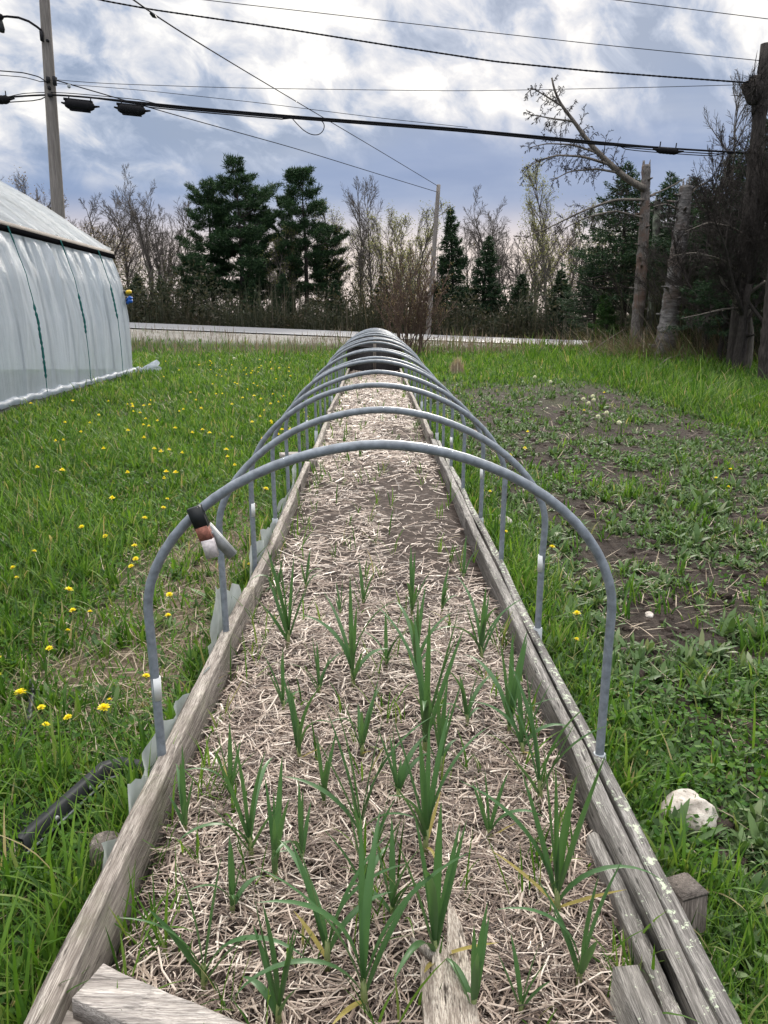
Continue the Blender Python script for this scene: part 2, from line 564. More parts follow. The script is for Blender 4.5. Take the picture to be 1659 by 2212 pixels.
    m2 = math_(nt, 'MULTIPLY', mx_, ramp(nt, nb, [(.3, (.45, .45, .45)), (.5, (1, 1, 1))]))
    c = mixc(nt, m2, lawn, soil)
    # worn strip left of bed
    ws = math_(nt, 'MULTIPLY', math_(nt, 'MULTIPLY', sst_node(nt, X, -1.7, -1.1), math_(nt, 'SUBTRACT', 1.0, sst_node(nt, X, -.75, -.6))), math_(nt, 'MULTIPLY', sst_node(nt, Y, 2.2, 3.0), math_(nt, 'SUBTRACT', 1.0, sst_node(nt, Y, 5.5, 7))))
    c = mixc(nt, ws, c, ramp(nt, nff, [(.3, (.12, .09, .065)), (.7, (.33, .26, .19))]))
    # gravel bank of the road
    gr = ramp(nt, nff, [(.3, (.18, .16, .14)), (.55, (.36, .34, .31)), (.75, (.55, .53, .5))])
    gv = math_(nt, 'MULTIPLY', sst_node(nt, Y, 31.5, 33.0), ramp(nt, nb, [(.25, (.55, .55, .55)), (.5, (1, 1, 1))]))
    c = mixc(nt, gv, c, gr)
    ff = ramp(nt, nf, [(.3, (.05, .04, .03)), (.7, (.13, .1, .075))])
    c = mixc(nt, sst_node(nt, Y, 43.5, 45), c, ff)
    h = math_(nt, 'ADD', nf, math_(nt, 'MULTIPLY', nff, .4))
    pbsdf(nt, out, c, .95, bump=h, bstr=1.0, bdist=.09, spec=.15)
    M['ground'] = m
    # bed soil
    m, nt, out = new_mat('bed_soil')
    n1 = noise(nt, 22, 7, .7, coord='World')
    c = ramp(nt, n1, [(.3, (.03, .023, .02)), (.5, (.065, .05, .043)), (.72, (.13, .1, .085))])
    pbsdf(nt, out, c, .95, bump=n1, bstr=1.0, bdist=.03, spec=.15)
    M['soil'] = m


def sst_node(nt, v, a, b):
    mr = nt.nodes.new('ShaderNodeMapRange')
    mr.interpolation_type = 'SMOOTHSTEP'
    nt.links.new(v, mr.inputs[0])
    mr.inputs[1].default_value = a
    mr.inputs[2].default_value = b
    return mr.outputs[0]


make_special()

# ------------------------------------------------------------------ world & light
SUN_EL, SUN_AZ = R(23), R(10)
SUND = (math.sin(SUN_AZ) * math.cos(SUN_EL), math.cos(SUN_AZ) * math.cos(SUN_EL), math.sin(SUN_EL))


def make_world():
    w = bpy.data.worlds.new('World')
    SC.world = w
    w.use_nodes = True
    nt = w.node_tree
    nt.nodes.clear()
    out = nt.nodes.new('ShaderNodeOutputWorld')
    bg = nt.nodes.new('ShaderNodeBackground')
    nt.links.new(bg.outputs[0], out.inputs[0])
    sky = nt.nodes.new('ShaderNodeTexSky')
    sky.sky_type = 'NISHITA'
    sky.sun_disc = False
    sky.sun_elevation = SUN_EL
    sky.sun_rotation = SUN_AZ
    sky.air_density = 1.0
    d = nt.nodes.new('ShaderNodeTexCoord').outputs['Generated']
    s = nt.nodes.new('ShaderNodeSeparateXYZ')
    nt.links.new(d, s.inputs[0])
    z = math_(nt, 'MAXIMUM', s.outputs[2], 0.0)
    # cloud deck: direction projected on a high, domed deck
    zz = math_(nt, 'ADD', z, .8)
    cu = nt.nodes.new('ShaderNodeCombineXYZ')
    nt.links.new(math_(nt, 'DIVIDE', s.outputs[0], zz), cu.inputs[0])
    nt.links.new(math_(nt, 'DIVIDE', s.outputs[1], zz), cu.inputs[1])
    mp = nt.nodes.new('ShaderNodeMapping')
    mp.vector_type = 'TEXTURE'
    mp.inputs['Rotation'].default_value = (0, 0, R(34))
    mp.inputs['Scale'].default_value = (1.4, 1.0, 1)
    mp.inputs['Location'].default_value = SKYLOC
    nt.links.new(cu.outputs[0], mp.inputs[0])
    n_big = noise(nt, 6.0, 3, .5, mp.outputs[0])
    n_mid = noise(nt, 22.0, 7, .58, mp.outputs[0], dist=.35)
    cl = math_(nt, 'ADD', math_(nt, 'MULTIPLY', n_big, .55), math_(nt, 'MULTIPLY', n_mid, .62))
    cl = math_(nt, 'ADD', math_(nt, 'MULTIPLY', math_(nt, 'SUBTRACT', cl, .585), 1.42), .577)
    # glow of the veiled sun
    dt = nt.nodes.new('ShaderNodeVectorMath')
    dt.operation = 'DOT_PRODUCT'
    nt.links.new(d, dt.inputs[0])
    dt.inputs[1].default_value = SUND
    dp = math_(nt, 'MAXIMUM', dt.outputs['Value'], 0.0)
    g1 = math_(nt, 'POWER', dp, 26.0)
    hi = sst_node(nt, z, .16, .34)
    left = sst_node(nt, s.outputs[0], .1, -.45)
    cl2 = math_(nt, 'ADD', cl, math_(nt, 'ADD', math_(nt, 'MULTIPLY', g1, .10), math_(nt, 'MULTIPLY', hi, .075)))
    cl2 = math_(nt, 'ADD', math_(nt, 'SUBTRACT', cl2, .115), math_(nt, 'MULTIPLY', left, .028))
    k = WK
    dark = (.31 * k, .385 * k, .53 * k)
    mid = (.46 * k, .53 * k, .67 * k)
    lite = (.80 * k, .805 * k, .84 * k)
    hot = (1.15 * k, 1.12 * k, 1.06 * k)
    c = ramp(nt, cl2, [(.43, dark), (.51, mid), (.565, tuple(.45 * a + .55 * b for a, b in zip(mid, lite))), (.625, lite), (.735, hot)])
    # blue-grey layer low down, warm pale strip at the horizon
    edge = math_(nt, 'ADD', z, math_(nt, 'MULTIPLY', math_(nt, 'SUBTRACT', n_big, .5), .22))
    edge = math_(nt, 'SUBTRACT', edge, math_(nt, 'MULTIPLY', sst_node(nt, s.outputs[0], -.15, .2), .045))
    low = math_(nt, 'SUBTRACT', 1.0, sst_node(nt, edge, .115, .215))
    streak = noise(nt, 2.6, 4, .55, d, mscale=(1.2, 1.2, 6))
    lowc = ramp(nt, streak, [(.36, (.205 * k, .30 * k, .52 * k)), (.55, (.285 * k, .375 * k, .58 * k)), (.72, (.46 * k, .525 * k, .67 * k))])
    c = mixc(nt, math_(nt, 'MULTIPLY', low, .93), c, lowc)
    hz = math_(nt, 'SUBTRACT', 1.0, sst_node(nt, z, .07, .14))
    c = mixc(nt, hz, c, (.84 * k, .74 * k, .72 * k))
    # overhead sky, out of view, brightened to light the ground
    ze = sst_node(nt, z, .5, .85)
    c = mixc(nt, ze, c, (3.6 * k, 3.55 * k, 3.45 * k))
    # duller sky on the side away from the sun
    bk = sst_node(nt, s.outputs[1], -.1, -.6)
    c = mixc(nt, math_(nt, 'MULTIPLY', bk, math_(nt, 'SUBTRACT', 1.0, ze)), c, (.45 * k, .5 * k, .62 * k))
    # a share of the clear-air sky behind it all
    c = mixc(nt, .04, c, sky.outputs[0])
    nt.links.new(c, bg.inputs[0])
    bg.inputs[1].default_value = .1


WK = 8.6
SKYLOC = (3.1, 1.7, 0)
make_world()
ld = bpy.data.lights.new('sun', 'SUN')
ld.energy = 3.1
ld.angle = R(11)
ld.color = (1.0, .93, .84)
lo = bpy.data.objects.new('sun', ld)
COL.objects.link(lo)
from mathutils import Vector
lo.rotation_euler = Vector(SUND).to_track_quat('Z', 'Y').to_euler()
lo.location = (0, 0, 20)

cd = bpy.data.cameras.new('camera')
cd.sensor_fit = 'VERTICAL'
cd.sensor_height = 36
cd.sensor_width = 27
cd.lens = F / 2212 * 36
cd.clip_end = 3000
cd.clip_start = .05
co = bpy.data.objects.new('camera', cd)
COL.objects.link(co)
co.location = CAM
co.rotation_euler = (PI / 2 - PITCH, 0, -YAW)
SC.camera = co
SC.view_settings.view_transform = 'Standard'
SC.view_settings.look = 'None'
SC.view_settings.exposure = 0.25
SC.view_settings.gamma = 1
SC.render.engine = 'CYCLES'
SC.cycles.max_bounces = 6
SC.cycles.transparent_max_bounces = 12
SC.cycles.use_denoising = True

# ------------------------------------------------------------------ setting
BX0, BX1, BY0, BY1 = -.60, .575, 1.12, 18.7      # inside of the raised bed
BC = .018
SOILZ = .13


def soil_z(x, y):
    x = np.asarray(x, float); y = np.asarray(y, float)
    return SOILZ + .006 * y * .9 + .012 * np.sin(x * 5 + y * 2.1) * np.sin(y * 3.3 + 1) + .018 * np.cos(np.clip((x - BC) / .6, -1, 1) * 1.5) - .012 - .035 * (1 - sst((.6 - np.abs(x - BC)) / .06))


def top_z(y):
    return .215 + .0055 * y


def make_ground():
    ys = np.concatenate([np.linspace(-30, 0, 8)[:-1], np.linspace(0, 20, 101)[:-1], np.linspace(20, 50, 76)[:-1], np.geomspace(50, 1500, 24)])
    xs = np.concatenate([-np.geomspace(1500, 20, 20)[:-1], np.linspace(-20, -4, 33)[:-1], np.linspace(-4, 4, 54)[:-1], np.linspace(4, 20, 33)[:-1], np.geomspace(20, 1500, 20)])
    xx, yy = np.meshgrid(xs, ys)
    V = np.stack([xx, yy, gz(np.clip(xx, -60, 60), np.clip(yy, -5, 60))], -1)
    nx = len(xs)
    i = np.arange(len(ys) - 1)[:, None] * nx
    j = np.arange(nx - 1)[None]
    q = np.stack([i + j, i + j + 1, i + nx + j + 1, i + nx + j], -1).reshape(-1, 4)
    o = MB().add(V.reshape(-1, 3), q).build('ground', M['ground'], smooth=True)
    props(o, 'lawn, garden soil and forest floor', kind='structure')
    # road
    xs = np.linspace(-120, 120, 121)
    def strip(y0, y1, dz, nm, mat, cross=0.0):
        V = []
        for x in xs:
            for y in (y0, y1):
                V.append((x, y, float(road_z(np.clip(x, -60, 60))) + dz + cross * (y - 35.6)))
        q = [(2 * i, 2 * i + 2, 2 * i + 3, 2 * i + 1) for i in range(len(xs) - 1)]
        return MB().add(V, q).build(nm, mat)
    props(strip(35.6, 42.9, 0, 'road', M['road'], .012), 'grey asphalt road past the field', kind='structure')
    props(strip(35.85, 36.02, .006, 'road_line', M['white'], .012), 'white painted edge line of the road', kind='structure')
    # soil inside the bed
    xs = np.linspace(BX0 + BC - .004, BX1 + BC + .004, 15)
    ys = np.linspace(BY0, BY1, 120)
    xx, yy = np.meshgrid(xs, ys)
    V = np.stack([xx, yy, soil_z(xx, yy)], -1)
    nx = len(xs)
    i = np.arange(len(ys) - 1)[:, None] * nx
    j = np.arange(nx - 1)[None]
    q = np.stack([i + j, i + j + 1, i + nx + j + 1, i + nx + j], -1).reshape(-1, 4)
    props(MB().add(V.reshape(-1, 3), q).build('bed_soil', M['soil'], smooth=True), 'dark soil filling the raised bed', kind='structure')


make_ground()

# ------------------------------------------------------------------ raised bed frame
bed = thing('raised_bed', 'long raised garden bed framed with weathered grey timber boards', 'raised bed', (BC, BY0, 0))


def board(x, y0, y1, w, h, mat, nm='side_board', dz0=0, dz1=0, dx0=0, dx1=0, label=None, seg=36):
    mb = MB()
    p0 = np.array([x + dx0, y0, top_z(y0) + dz0]) - [BC, BY0, 0]
    p1 = np.array([x + dx1, y1, top_z(y1) + dz1]) - [BC, BY0, 0]
    plank(mb, p0, p1, w, h, seg=seg, wob=.0035)
    o = mb.build(nm, mat[0], bed)
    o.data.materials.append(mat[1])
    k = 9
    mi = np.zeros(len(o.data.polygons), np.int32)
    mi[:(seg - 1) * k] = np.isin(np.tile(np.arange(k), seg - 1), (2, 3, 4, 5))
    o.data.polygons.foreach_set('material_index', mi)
    if label: o['label'] = label
    return o


WA, WB, WL = (M['wood_shaded'], M['wood']), (M['wood_g_shaded'], M['wood_g']), (M['wood_g_shaded'], M['wood_l'])  # side wood with shade painted in, then the paler bleached top
LX = BC - .622
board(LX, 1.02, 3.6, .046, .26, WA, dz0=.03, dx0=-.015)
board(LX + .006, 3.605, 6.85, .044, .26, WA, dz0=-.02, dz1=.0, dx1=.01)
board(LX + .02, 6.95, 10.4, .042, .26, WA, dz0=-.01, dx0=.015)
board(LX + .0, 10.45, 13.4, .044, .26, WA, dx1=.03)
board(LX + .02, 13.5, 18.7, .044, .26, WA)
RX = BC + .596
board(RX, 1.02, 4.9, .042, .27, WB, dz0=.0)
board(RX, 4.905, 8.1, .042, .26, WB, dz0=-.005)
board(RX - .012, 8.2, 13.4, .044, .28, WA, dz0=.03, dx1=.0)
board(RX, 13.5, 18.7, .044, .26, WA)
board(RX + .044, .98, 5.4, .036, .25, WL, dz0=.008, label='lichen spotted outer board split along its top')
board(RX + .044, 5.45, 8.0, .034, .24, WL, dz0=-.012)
board(RX - .045, .9, 1.78, .034, .22, WB, dz0=-.01, dz1=-.035, dx0=.0, dx1=.002, label='short inner board split off the side')
for (x, y, w, h) in ((LX + .065, 6.9, .07, .235), (LX + .06, 13.45, .07, .25), (RX - .065, 8.15, .07, .2), (RX - .065, 13.45, .07, .22)):
    mb = MB()
    box(mb, (x - BC, y - BY0, h / 2 + .02), (w, w, h))
    mb.build('corner_post', M['wood_z'], bed)
mb = MB()
box(mb, (RX - .11 - BC, 1.125 - BY0, .135), (.05, .31, .25), frame((1, .09, 0), (0, 0, 1)))
o = mb.build('corner_block', M['wood_g'], bed)

# diagonal end plank at the near end
mb = MB()
pa, pb = on_z(190, 2118, .27), on_z(470, 2240, .25)
dd = (pb - pa) / np.linalg.norm(pb - pa)
plank(mb, pa, pb + dd * .25, .085, .05, seg=24, wob=.002)
o = mb.build('end_plank', M['wood_x'], origin=pa)
props(o, 'pale sawn plank lying askew across the near left corner of the bed', 'plank')
mb = MB()
pc = on_z(118, 2204, .2)
plank(mb, pc + [-.03, .0, 0], pc + [.3, -.14, 0], .08, .045, seg=16, wob=.002)
o = mb.build('end_board', M['wood_x'], origin=pc)
props(o, 'pale board end just showing under the askew plank at the bottom left', 'plank')

# broken plank with jagged end
def broken_plank():
    prof = [(-.056, -.55), (.056, -.55), (.054, -.1), (.052, .0), (.050, .05), (.046, .095), (.034, .135), (.026, .16), (.02, .14), (.016, .1), (.010, .055), (.004, .035), (-.002, .062), (-.012, .064), (-.018, .05), (-.024, .03), (-.028, .0), (-.034, -.03), (-.036, .012), (-.044, .022), (-.05, .01), (-.053, -.03)]
    n = len(prof)
    th = .022
    V = [(x, y, 0) for x, y in prof] + [(x, y + .004 * math.sin(i * 2.2), -th) for i, (x, y) in enumerate(prof)]
    me = bpy.data.meshes.new('broken_plank')
    faces = [tuple(range(n)), tuple(reversed(range(n, 2 * n)))] + [(i, i + n, (i + 1) % n + n, (i + 1) % n) for i in range(n)]
    me.from_pydata(V, [], faces)
    me.materials.append(M['wood_p'])
    o = bpy.data.objects.new('broken_plank', me)
    COL.objects.link(o)
    p = on_z(962, 2085, .2)
    o.location = p
    o.rotation_euler = (R(9), R(2), R(1.5))
    props(o, 'broken weathered plank with a jagged splintered end pointing into the bed', 'plank')


broken_plank()
mb = MB()
p0, p1 = on_z(888, 2028, .18), on_z(935, 2068, .2)
tube(mb, [p0, (p0 + p1) / 2 + [0, 0, .004], p1], [.004, .01, .011], 6)
props(mb.build('wood_splinter', M['wood'], origin=p0), 'small pale wood splinter lying against the broken plank', 'splinter')


def stake(x, y, w, h, label, mat, rz=.3, shape=(1, 1)):
    p = on_ground(x, y)
    mb = MB()
    k = 8
    pts = [(0, 0, -.1), (0, 0, h * .5), (.003, 0, h * .93), (.004, 0, h)]
    if shape == 'round':
        tube(mb, pts, [w * .52, w * .52, w * .5, w * .44], 12)
    else:
        box(mb, (0, 0, h / 2 - .05), (w, w * 1.05, h + .1), frame((1, .05, .03), (0, .04, 1)))
        box(mb, (0, 0, h + .0015), (w * .93, w * .97, .006), frame((1, .05, .03), (0, .04, 1)))
    o = mb.build('wood_stake', mat)
    o.location = p
    o.rotation_euler = (0, 0, rz)
    props(o, label, 'stake')


stake(236, 1905, .085, .13, 'dark cracked round stake end outside the left board beside the black tray', M['wood_z'], shape='round')
stake(1468, 2030, .078, .15, 'square dark timber stake standing outside the right board near the bottom', M['wood_z'], .25)
mb = MB()
p = on_z(628, 990, .18)
plank(mb, p + [-.09, -.03, .05], p + [.08, .03, .05], .12, .06, seg=8, wob=.002)
props(mb.build('wood_block', M['wood_x'], origin=p), 'short pale wood block set outside the left board by the hoops', 'block')

# end wall of the tunnel
ew = thing('end_wall', 'dark arched end panel closing the far end of the hoop row', 'end panel', (BC, 18.55, gz(0, 18.55)))
ang = np.linspace(0, PI, 25)
arch = [(-.64 * np.sign(math.cos(a)) * abs(math.cos(a)) ** (2 / 1.85) * -1, .62 + .5 * abs(math.sin(a)) ** (2 / 1.85)) for a in ang]
arch = [(-.64, .0)] + [(x if True else x, z) for x, z in arch][::-1][::-1] + [(.64, .0)]
arch = sorted(arch[1:-1], key=lambda p: p[0])
arch = [(-.64, .0)] + arch + [(.64, .0)]
n = len(arch)
V = [(x, 0, z) for x, z in arch] + [(x, .03, z) for x, z in arch] + [(0, 0, .3), (0, .03, .3)]
T = []
for i in range(n):
    j = (i + 1) % n
    T += [(i, j, 2 * n), (j + n, i + n, 2 * n + 1), (i, i + n, j), (j, i + n, j + n)]
MB().add(V, None, T).build('panel', M['wood_dark'], ew)
mb = MB()
box(mb, (.0, -.022, .5), (.075, .04, .92))
mb.build('stud', M['wood_z'], ew)
mb = MB()
box(mb, (.02, -.0175, .67), (1.1, .028, .045), frame((1, 0, -.05), (0, 0, 1)))
mb.build('cross_rail', M['wood_dark'], ew)

# ------------------------------------------------------------------ hoops
TOPS = [958, 884, 829, 803, 778, 771, 755, 751, 738, 731, 728, 722, 718, 715.5, 713, 711, 709.5, 708]
ORD = ['nearest', 'second', 'third', 'fourth', 'fifth', 'sixth', 'seventh', 'eighth', 'ninth', 'tenth', 'eleventh', 'twelfth', 'thirteenth', 'fourteenth', 'fifteenth', 'sixteenth', 'seventeenth', 'last']
EXTRA = ['nearest grey hoop, carrying the spring clamp on its left shoulder', 'second grey hoop from the near end, white sticker on right leg',
         'third grey hoop from the near end, white sticker on left leg', 'fourth grey hoop from the near end, sticker low on right leg']
hoop_y = []
for i, ty in enumerate(TOPS):
    y = (2.13 if i else 2.09) + .915 * i + [0, 0, .04, .0, .03, -.03][i % 6]
    hoop_y.append(y)
    apex = at_y(822, ty + 2, y)[2]
    hw = (.663 if i else .654) + rng.normal(0, .006) * (i > 0)
    cx = BC + rng.normal(0, .008) * (i > 0)
    lean = rng.normal(0, .012) * (i > 0)
    base = float(gz(cx, y))
    label = EXTRA[i] if i < 4 else ORD[i] + (' grey hoop from the near end of the bed' if i < 17 else ' and farthest grey hoop, against the dark end panel')
    t = thing('hoop', label, 'hoop', (cx, y, base), 'grey conduit hoops arching over the raised bed')
    z0, zs = -.05, .66 + rng.normal(0, .015) - base * .5
    az = apex - base
    pts = [(-hw + .004, 0, z0), (-hw + .006, 0, .25), (-hw + .002, 0, zs - .15)]
    for a in np.linspace(0, PI, 33):
        c, s = math.cos(a), math.sin(a)
        pts.append((-hw * np.sign(c) * abs(c) ** (2 / 1.87), lean * s, zs + (az - zs) * abs(s) ** (2 / 1.87)))
    pts += [(hw - .002, 0, zs - .15), (hw - .004, 0, .25), (hw - .004, 0, z0)]
    pts = np.array(pts)
    kk_ = np.linspace(0, 1, len(pts))
    for ax_, am in ((0, .0022), (1, .006), (2, .003)):
        pts[3:-3, ax_] += np.interp(kk_[3:-3], np.linspace(0, 1, 9), rng.normal(0, am if i else am * .35, 9))
    mb = MB()
    tube(mb, pts, .0135, 10)
    mb.build('arch_pipe', M['pipe'], t, smooth=True)
    for sgn in (-1, 1):
        if (sgn == 1 and i % 3 != 2) or (sgn == -1 and i % 4 == 3):
            mb = MB()
            h = .2 + .035 * rng.random()
            tube(mb, [(sgn * (hw - .004), 0, -.04), (sgn * (hw - .004), 0, h), (sgn * (hw - .004), 0, h + .001)], [.0185, .0185, .0145], 10)
            mb.build('pipe_sleeve', M['sleeve'], t, smooth=True)
    st = {0: (-1, .43), 1: (1, .5), 2: (-1, .48), 3: (1, .5), 5: (1, .45), 6: (-1, .45), 8: (1, .5)}.get(i)
    if st:
        sgn, zc = st
        mb = MB()
        xx = sgn * (hw - .004) + (0 if sgn > 0 else .001)
        tube(mb, [(xx, 0, zc - .035), (xx, 0, zc + .035)], .0142, 10)
        mb.build('sticker', M['white'], t, smooth=True)


# spring clamp on the first hoop
def clamp():
    yc = hoop_y[0] - .03
    p0 = at_y(424, 1098, yc)
    t = thing('spring_clamp', 'worn spring clamp with rusty red jaw gripping the nearest hoop', 'clamp', at_y(434, 1118, yc))
    o0 = np.array(t.location)
    def arm(a, b, w, th, mat, nm, dy=0, lab=None):
        a = at_y(*a, yc + dy); b = at_y(*b, yc + dy)
        mb = MB()
        fr = frame(b - a, (0, -1, .0))
        box(mb, (a + b) / 2 - o0, (np.linalg.norm(b - a), w, th), fr)
        # folded side flanges
        for s in (-1, 1):
            box(mb, (a + b) / 2 - o0 + fr[:, 1] * s * (w / 2 - .0012) - fr[:, 2] * (th / 2 + .0062), (np.linalg.norm(b - a) * .96, .0024, .0115), fr)
        o = mb.build(nm, mat, t)
        if lab: o['label'] = lab
    arm((418, 1096), (437, 1141), .036, .02, M['black'], 'jaw_pad', 0)
    arm((435, 1138), (448, 1170), .034, .014, M['rust'], 'jaw', -.004, 'rusty red jaw')
    arm((447, 1166), (459, 1204), .032, .012, M['wornpaint'], 'handle', -.006, 'white worn grip')
    arm((444, 1136), (503, 1202), .027, .006, M['metal'], 'handle', .028, 'bare grey metal handle')
    mb = MB()
    c = at_y(447, 1150, yc + .012) - o0
    tube(mb, [c + [-.012, 0, .004], c + [.014, 0, -.006]], .009, 10)
    mb.build('spring', M['metal'], t)


clamp()


# row cover fabric tucked along the left board
def fabric(y0, y1, topf, label, seed, xo=-.672):
    r = np.random.default_rng(seed)
    ny, nz = int((y1 - y0) * 34), 12
    kn = r.uniform(-1, 1, 40)
    V = np.zeros((ny, nz, 3))
    ys = np.linspace(y0, y1, ny)
    for i, y in enumerate(ys):
        h = topf((y - y0) / (y1 - y0)) + .045 * np.interp((y - y0) * 9, np.arange(40), kn) + .006 * r.normal()
        for j in range(nz):
            t = j / (nz - 1)
            x = BC + xo + .02 * np.interp((y - y0) * 12 + t * 1.2, np.arange(40), kn[::-1]) * (.3 + t) + .006 * math.sin(y * 37 + 3 * t) - .05 * (1 - t) ** 2 + .02 * t * math.sin(y * 5 + seed)
            V[i, j] = (x, y, float(gz(x, y)) + t * h)
    i = np.arange(ny - 1)[:, None] * nz
    j = np.arange(nz - 1)[None]
    q = np.stack([i + j, i + nz + j, i + nz + j + 1, i + j + 1], -1).reshape(-1, 4)
    o = MB().add(V.reshape(-1, 3), q).build('row_cover', M['fabric'], smooth=True, origin=(BC + xo, y0, 0))
    props(o, label, 'fabric')


fabric(1.55, 3.0, lambda t: .17 + .05 * math.sin(t * 3.1), 'pale grey row cover fabric bunched outside the left board at the nearest hoop', 1)
fabric(3.02, 3.75, lambda t: .13 + .19 * max(0, math.sin(min(1, t * 1.25) * PI)) ** .8, 'pale green grey row cover flap standing up beside the second hoop', 2, -.69)
fabric(3.9, 6.6, lambda t: .2 + .06 * math.sin(t * 9), 'long crumpled white row cover strip along the left board beyond the flap', 3, -.668)


# ------------------------------------------------------------------ straw mulch
def in_bed(x, y):
    return (x > BX0 + BC) & (x < BX1 + BC) & (y > BY0) & (y < BY1)


def vnoise(x, y, s, seed):
    """cheap value noise, numpy"""
    r = np.random.default_rng(seed)
    G = r.random((64, 64))
    u = x / s + 100; v = y / s + 100
    i = np.floor(u).astype(int); j = np.floor(v).astype(int)
    fu = sst(u - i); fv = sst(v - j)
    g = lambda a, b: G[a % 64, b % 64]
    return (g(i, j) * (1 - fu) + g(i + 1, j) * fu) * (1 - fv) + (g(i, j + 1) * (1 - fu) + g(i + 1, j + 1) * fu) * fv


def straw():
    mb = MB()
    for (y0, y1, dens, lmul, wmul) in ((1.12, 2.2, 11500, 1.05, .95), (2.2, 3.6, 7500, 1.15, 1.1), (3.6, 6, 3800, 1.3, 1.45), (6, 10, 1600, 1.6, 2.1), (10, 18.7, 700, 2.2, 2.8)):
        n = int(dens * 1.2 * (y1 - y0))
        x = rng.uniform(BX0 + BC + .01, BX1 + BC - .01, n)
        y = rng.uniform(y0, y1, n)
        d = .3 + .9 * vnoise(x, y, .25, 3) + .5 * vnoise(x, y, .8, 4)
        dark = np.exp(-((y - 5.3) / 1.7) ** 2) * (.7 + .6 * vnoise(x, y, .35, 9)) * (.75 + .35 * (x > .05))
        dark += .75 * np.exp(-((y - 9.0) / 1.1) ** 2) * (x > .05) * sst((x - .0) / .2)
        edge = np.minimum(x - BX0 - BC, BX1 + BC - x)
        d *= (1 - .93 * np.clip(dark * 1.15, 0, 1)) * np.clip(.1 + edge / .1, 0, 1)
        keep = rng.random(n) < np.clip(d, 0, 1)
        x, y = x[keep], y[keep]
        n = len(x)
        flow = vnoise(x, y, .18, 12) * 6.28 * 2
        az = flow + rng.normal(0, .75, n)
        L = np.clip(rng.lognormal(-2.95, .5, n), .015, .15) * lmul
        W = np.clip(rng.lognormal(-6.0, .42, n), .0011, .006) * wmul
        lay = rng.random(n) ** 1.3
        z = soil_z(x, y) + .002 + .032 * lay
        tilt = rng.normal(0, .14, n)
        dx, dy, dz = np.cos(az) * np.cos(tilt), np.sin(az) * np.cos(tilt), np.sin(tilt)
        C = np.stack([x, y, z], -1)
        D = np.stack([dx, dy, dz], -1)
        S = np.stack([-np.sin(az), np.cos(az), np.zeros(n)], -1)
        U = np.cross(D, S) * -1
        U[U[:, 2] < 0] *= -1
        A, B = C - D * L[:, None] / 2, C + D * L[:, None] / 2
        bend = (rng.normal(0, .055, n) * L)[:, None]
        Mi = C + S * bend
        rings = []
        for Pp in (A, Mi, B):
            rings.append(np.stack([Pp - S * W[:, None] / 2, Pp + U * W[:, None] * .42, Pp + S * W[:, None] / 2], 1))
        V = np.stack(rings, 1).reshape(n, 9, 3)
        V[..., 0] = np.clip(V[..., 0], BX0 + BC + .003, BX1 + BC - .003)
        b = (np.arange(n) * 9)[:, None]
        q = np.concatenate([b + np.array([[r * 3 + c, r * 3 + c + 1, r * 3 + c + 4, r * 3 + c + 3]]) for r in range(2) for c in range(2)], 0).reshape(-1, 4)
        mb.add(V.reshape(-1, 3), q)
    o = mb.build('straw_mulch', M['straw'])
    props(o, 'loose straw mulch over the soil of the raised bed', kind='stuff')


straw()


# ------------------------------------------------------------------ garlic
def tint_leaf(mat): return M[mat]


def garlic(x, y, h, label, nl=7, spread=1.0, az0=None, yellow=0, seed=0):
    r = np.random.default_rng(seed + 100)
    p = on_z(x, y, SOILZ + .012 + .02)
    p[2] = float(soil_z(p[0], p[1]))
    t = thing('garlic_plant', label, 'garlic plant', p, 'garlic plants growing in the straw mulch')
    sh = h * r.uniform(.2, .27)
    mb = MB()
    lean = r.normal(0, .05, 2)
    tube(mb, [(0, 0, -.03), (lean[0] * sh * .4, lean[1] * sh * .4, sh * .5), (lean[0] * sh, lean[1] * sh, sh)], [.0085 * (h / .35) ** .4, .0075 * (h / .35) ** .4, .0055], 8)
    mb.build('stem', M['stem'], t, smooth=True)
    a0 = r.uniform(0, 2 * PI) if az0 is None else az0
    for k in range(nl):
        f = k / max(1, nl - 1)
        az = a0 + PI * (k % 2) + r.normal(0, .55)
        L = h * (.62 + .42 * math.sin(min(1, f * 1.15) * PI * .62)) * r.uniform(.85, 1.1)
        le = (1.0 - f) * .62 * spread + r.uniform(.02, .16)
        cu = r.choice([r.uniform(.0, .4), r.uniform(.7, 2.1)], p=[.64, .36]) * (1.25 - .55 * f)
        zb = sh * (.35 + .6 * f)
        P = np.array([[lean[0] * zb, lean[1] * zb, zb]])
        mb = MB()
        W = r.uniform(.013, .0205) * (h / .33) ** .45
        ye = k < yellow
        blades(mb, P, np.array([az]), np.array([L * (.7 if ye else 1)]), np.array([W * (.7 if ye else 1)]), np.array([le + (.5 if ye else 0)]), np.array([cu]), S=10, fold=.45, tip=.03, twist=np.array([r.normal(0, .25)]), wp=.2)
        o = mb.build('leaf', M['garlic_y'] if ye else M['garlic'], t, smooth=True)
        if ye: o['label'] = 'yellowed leaf'


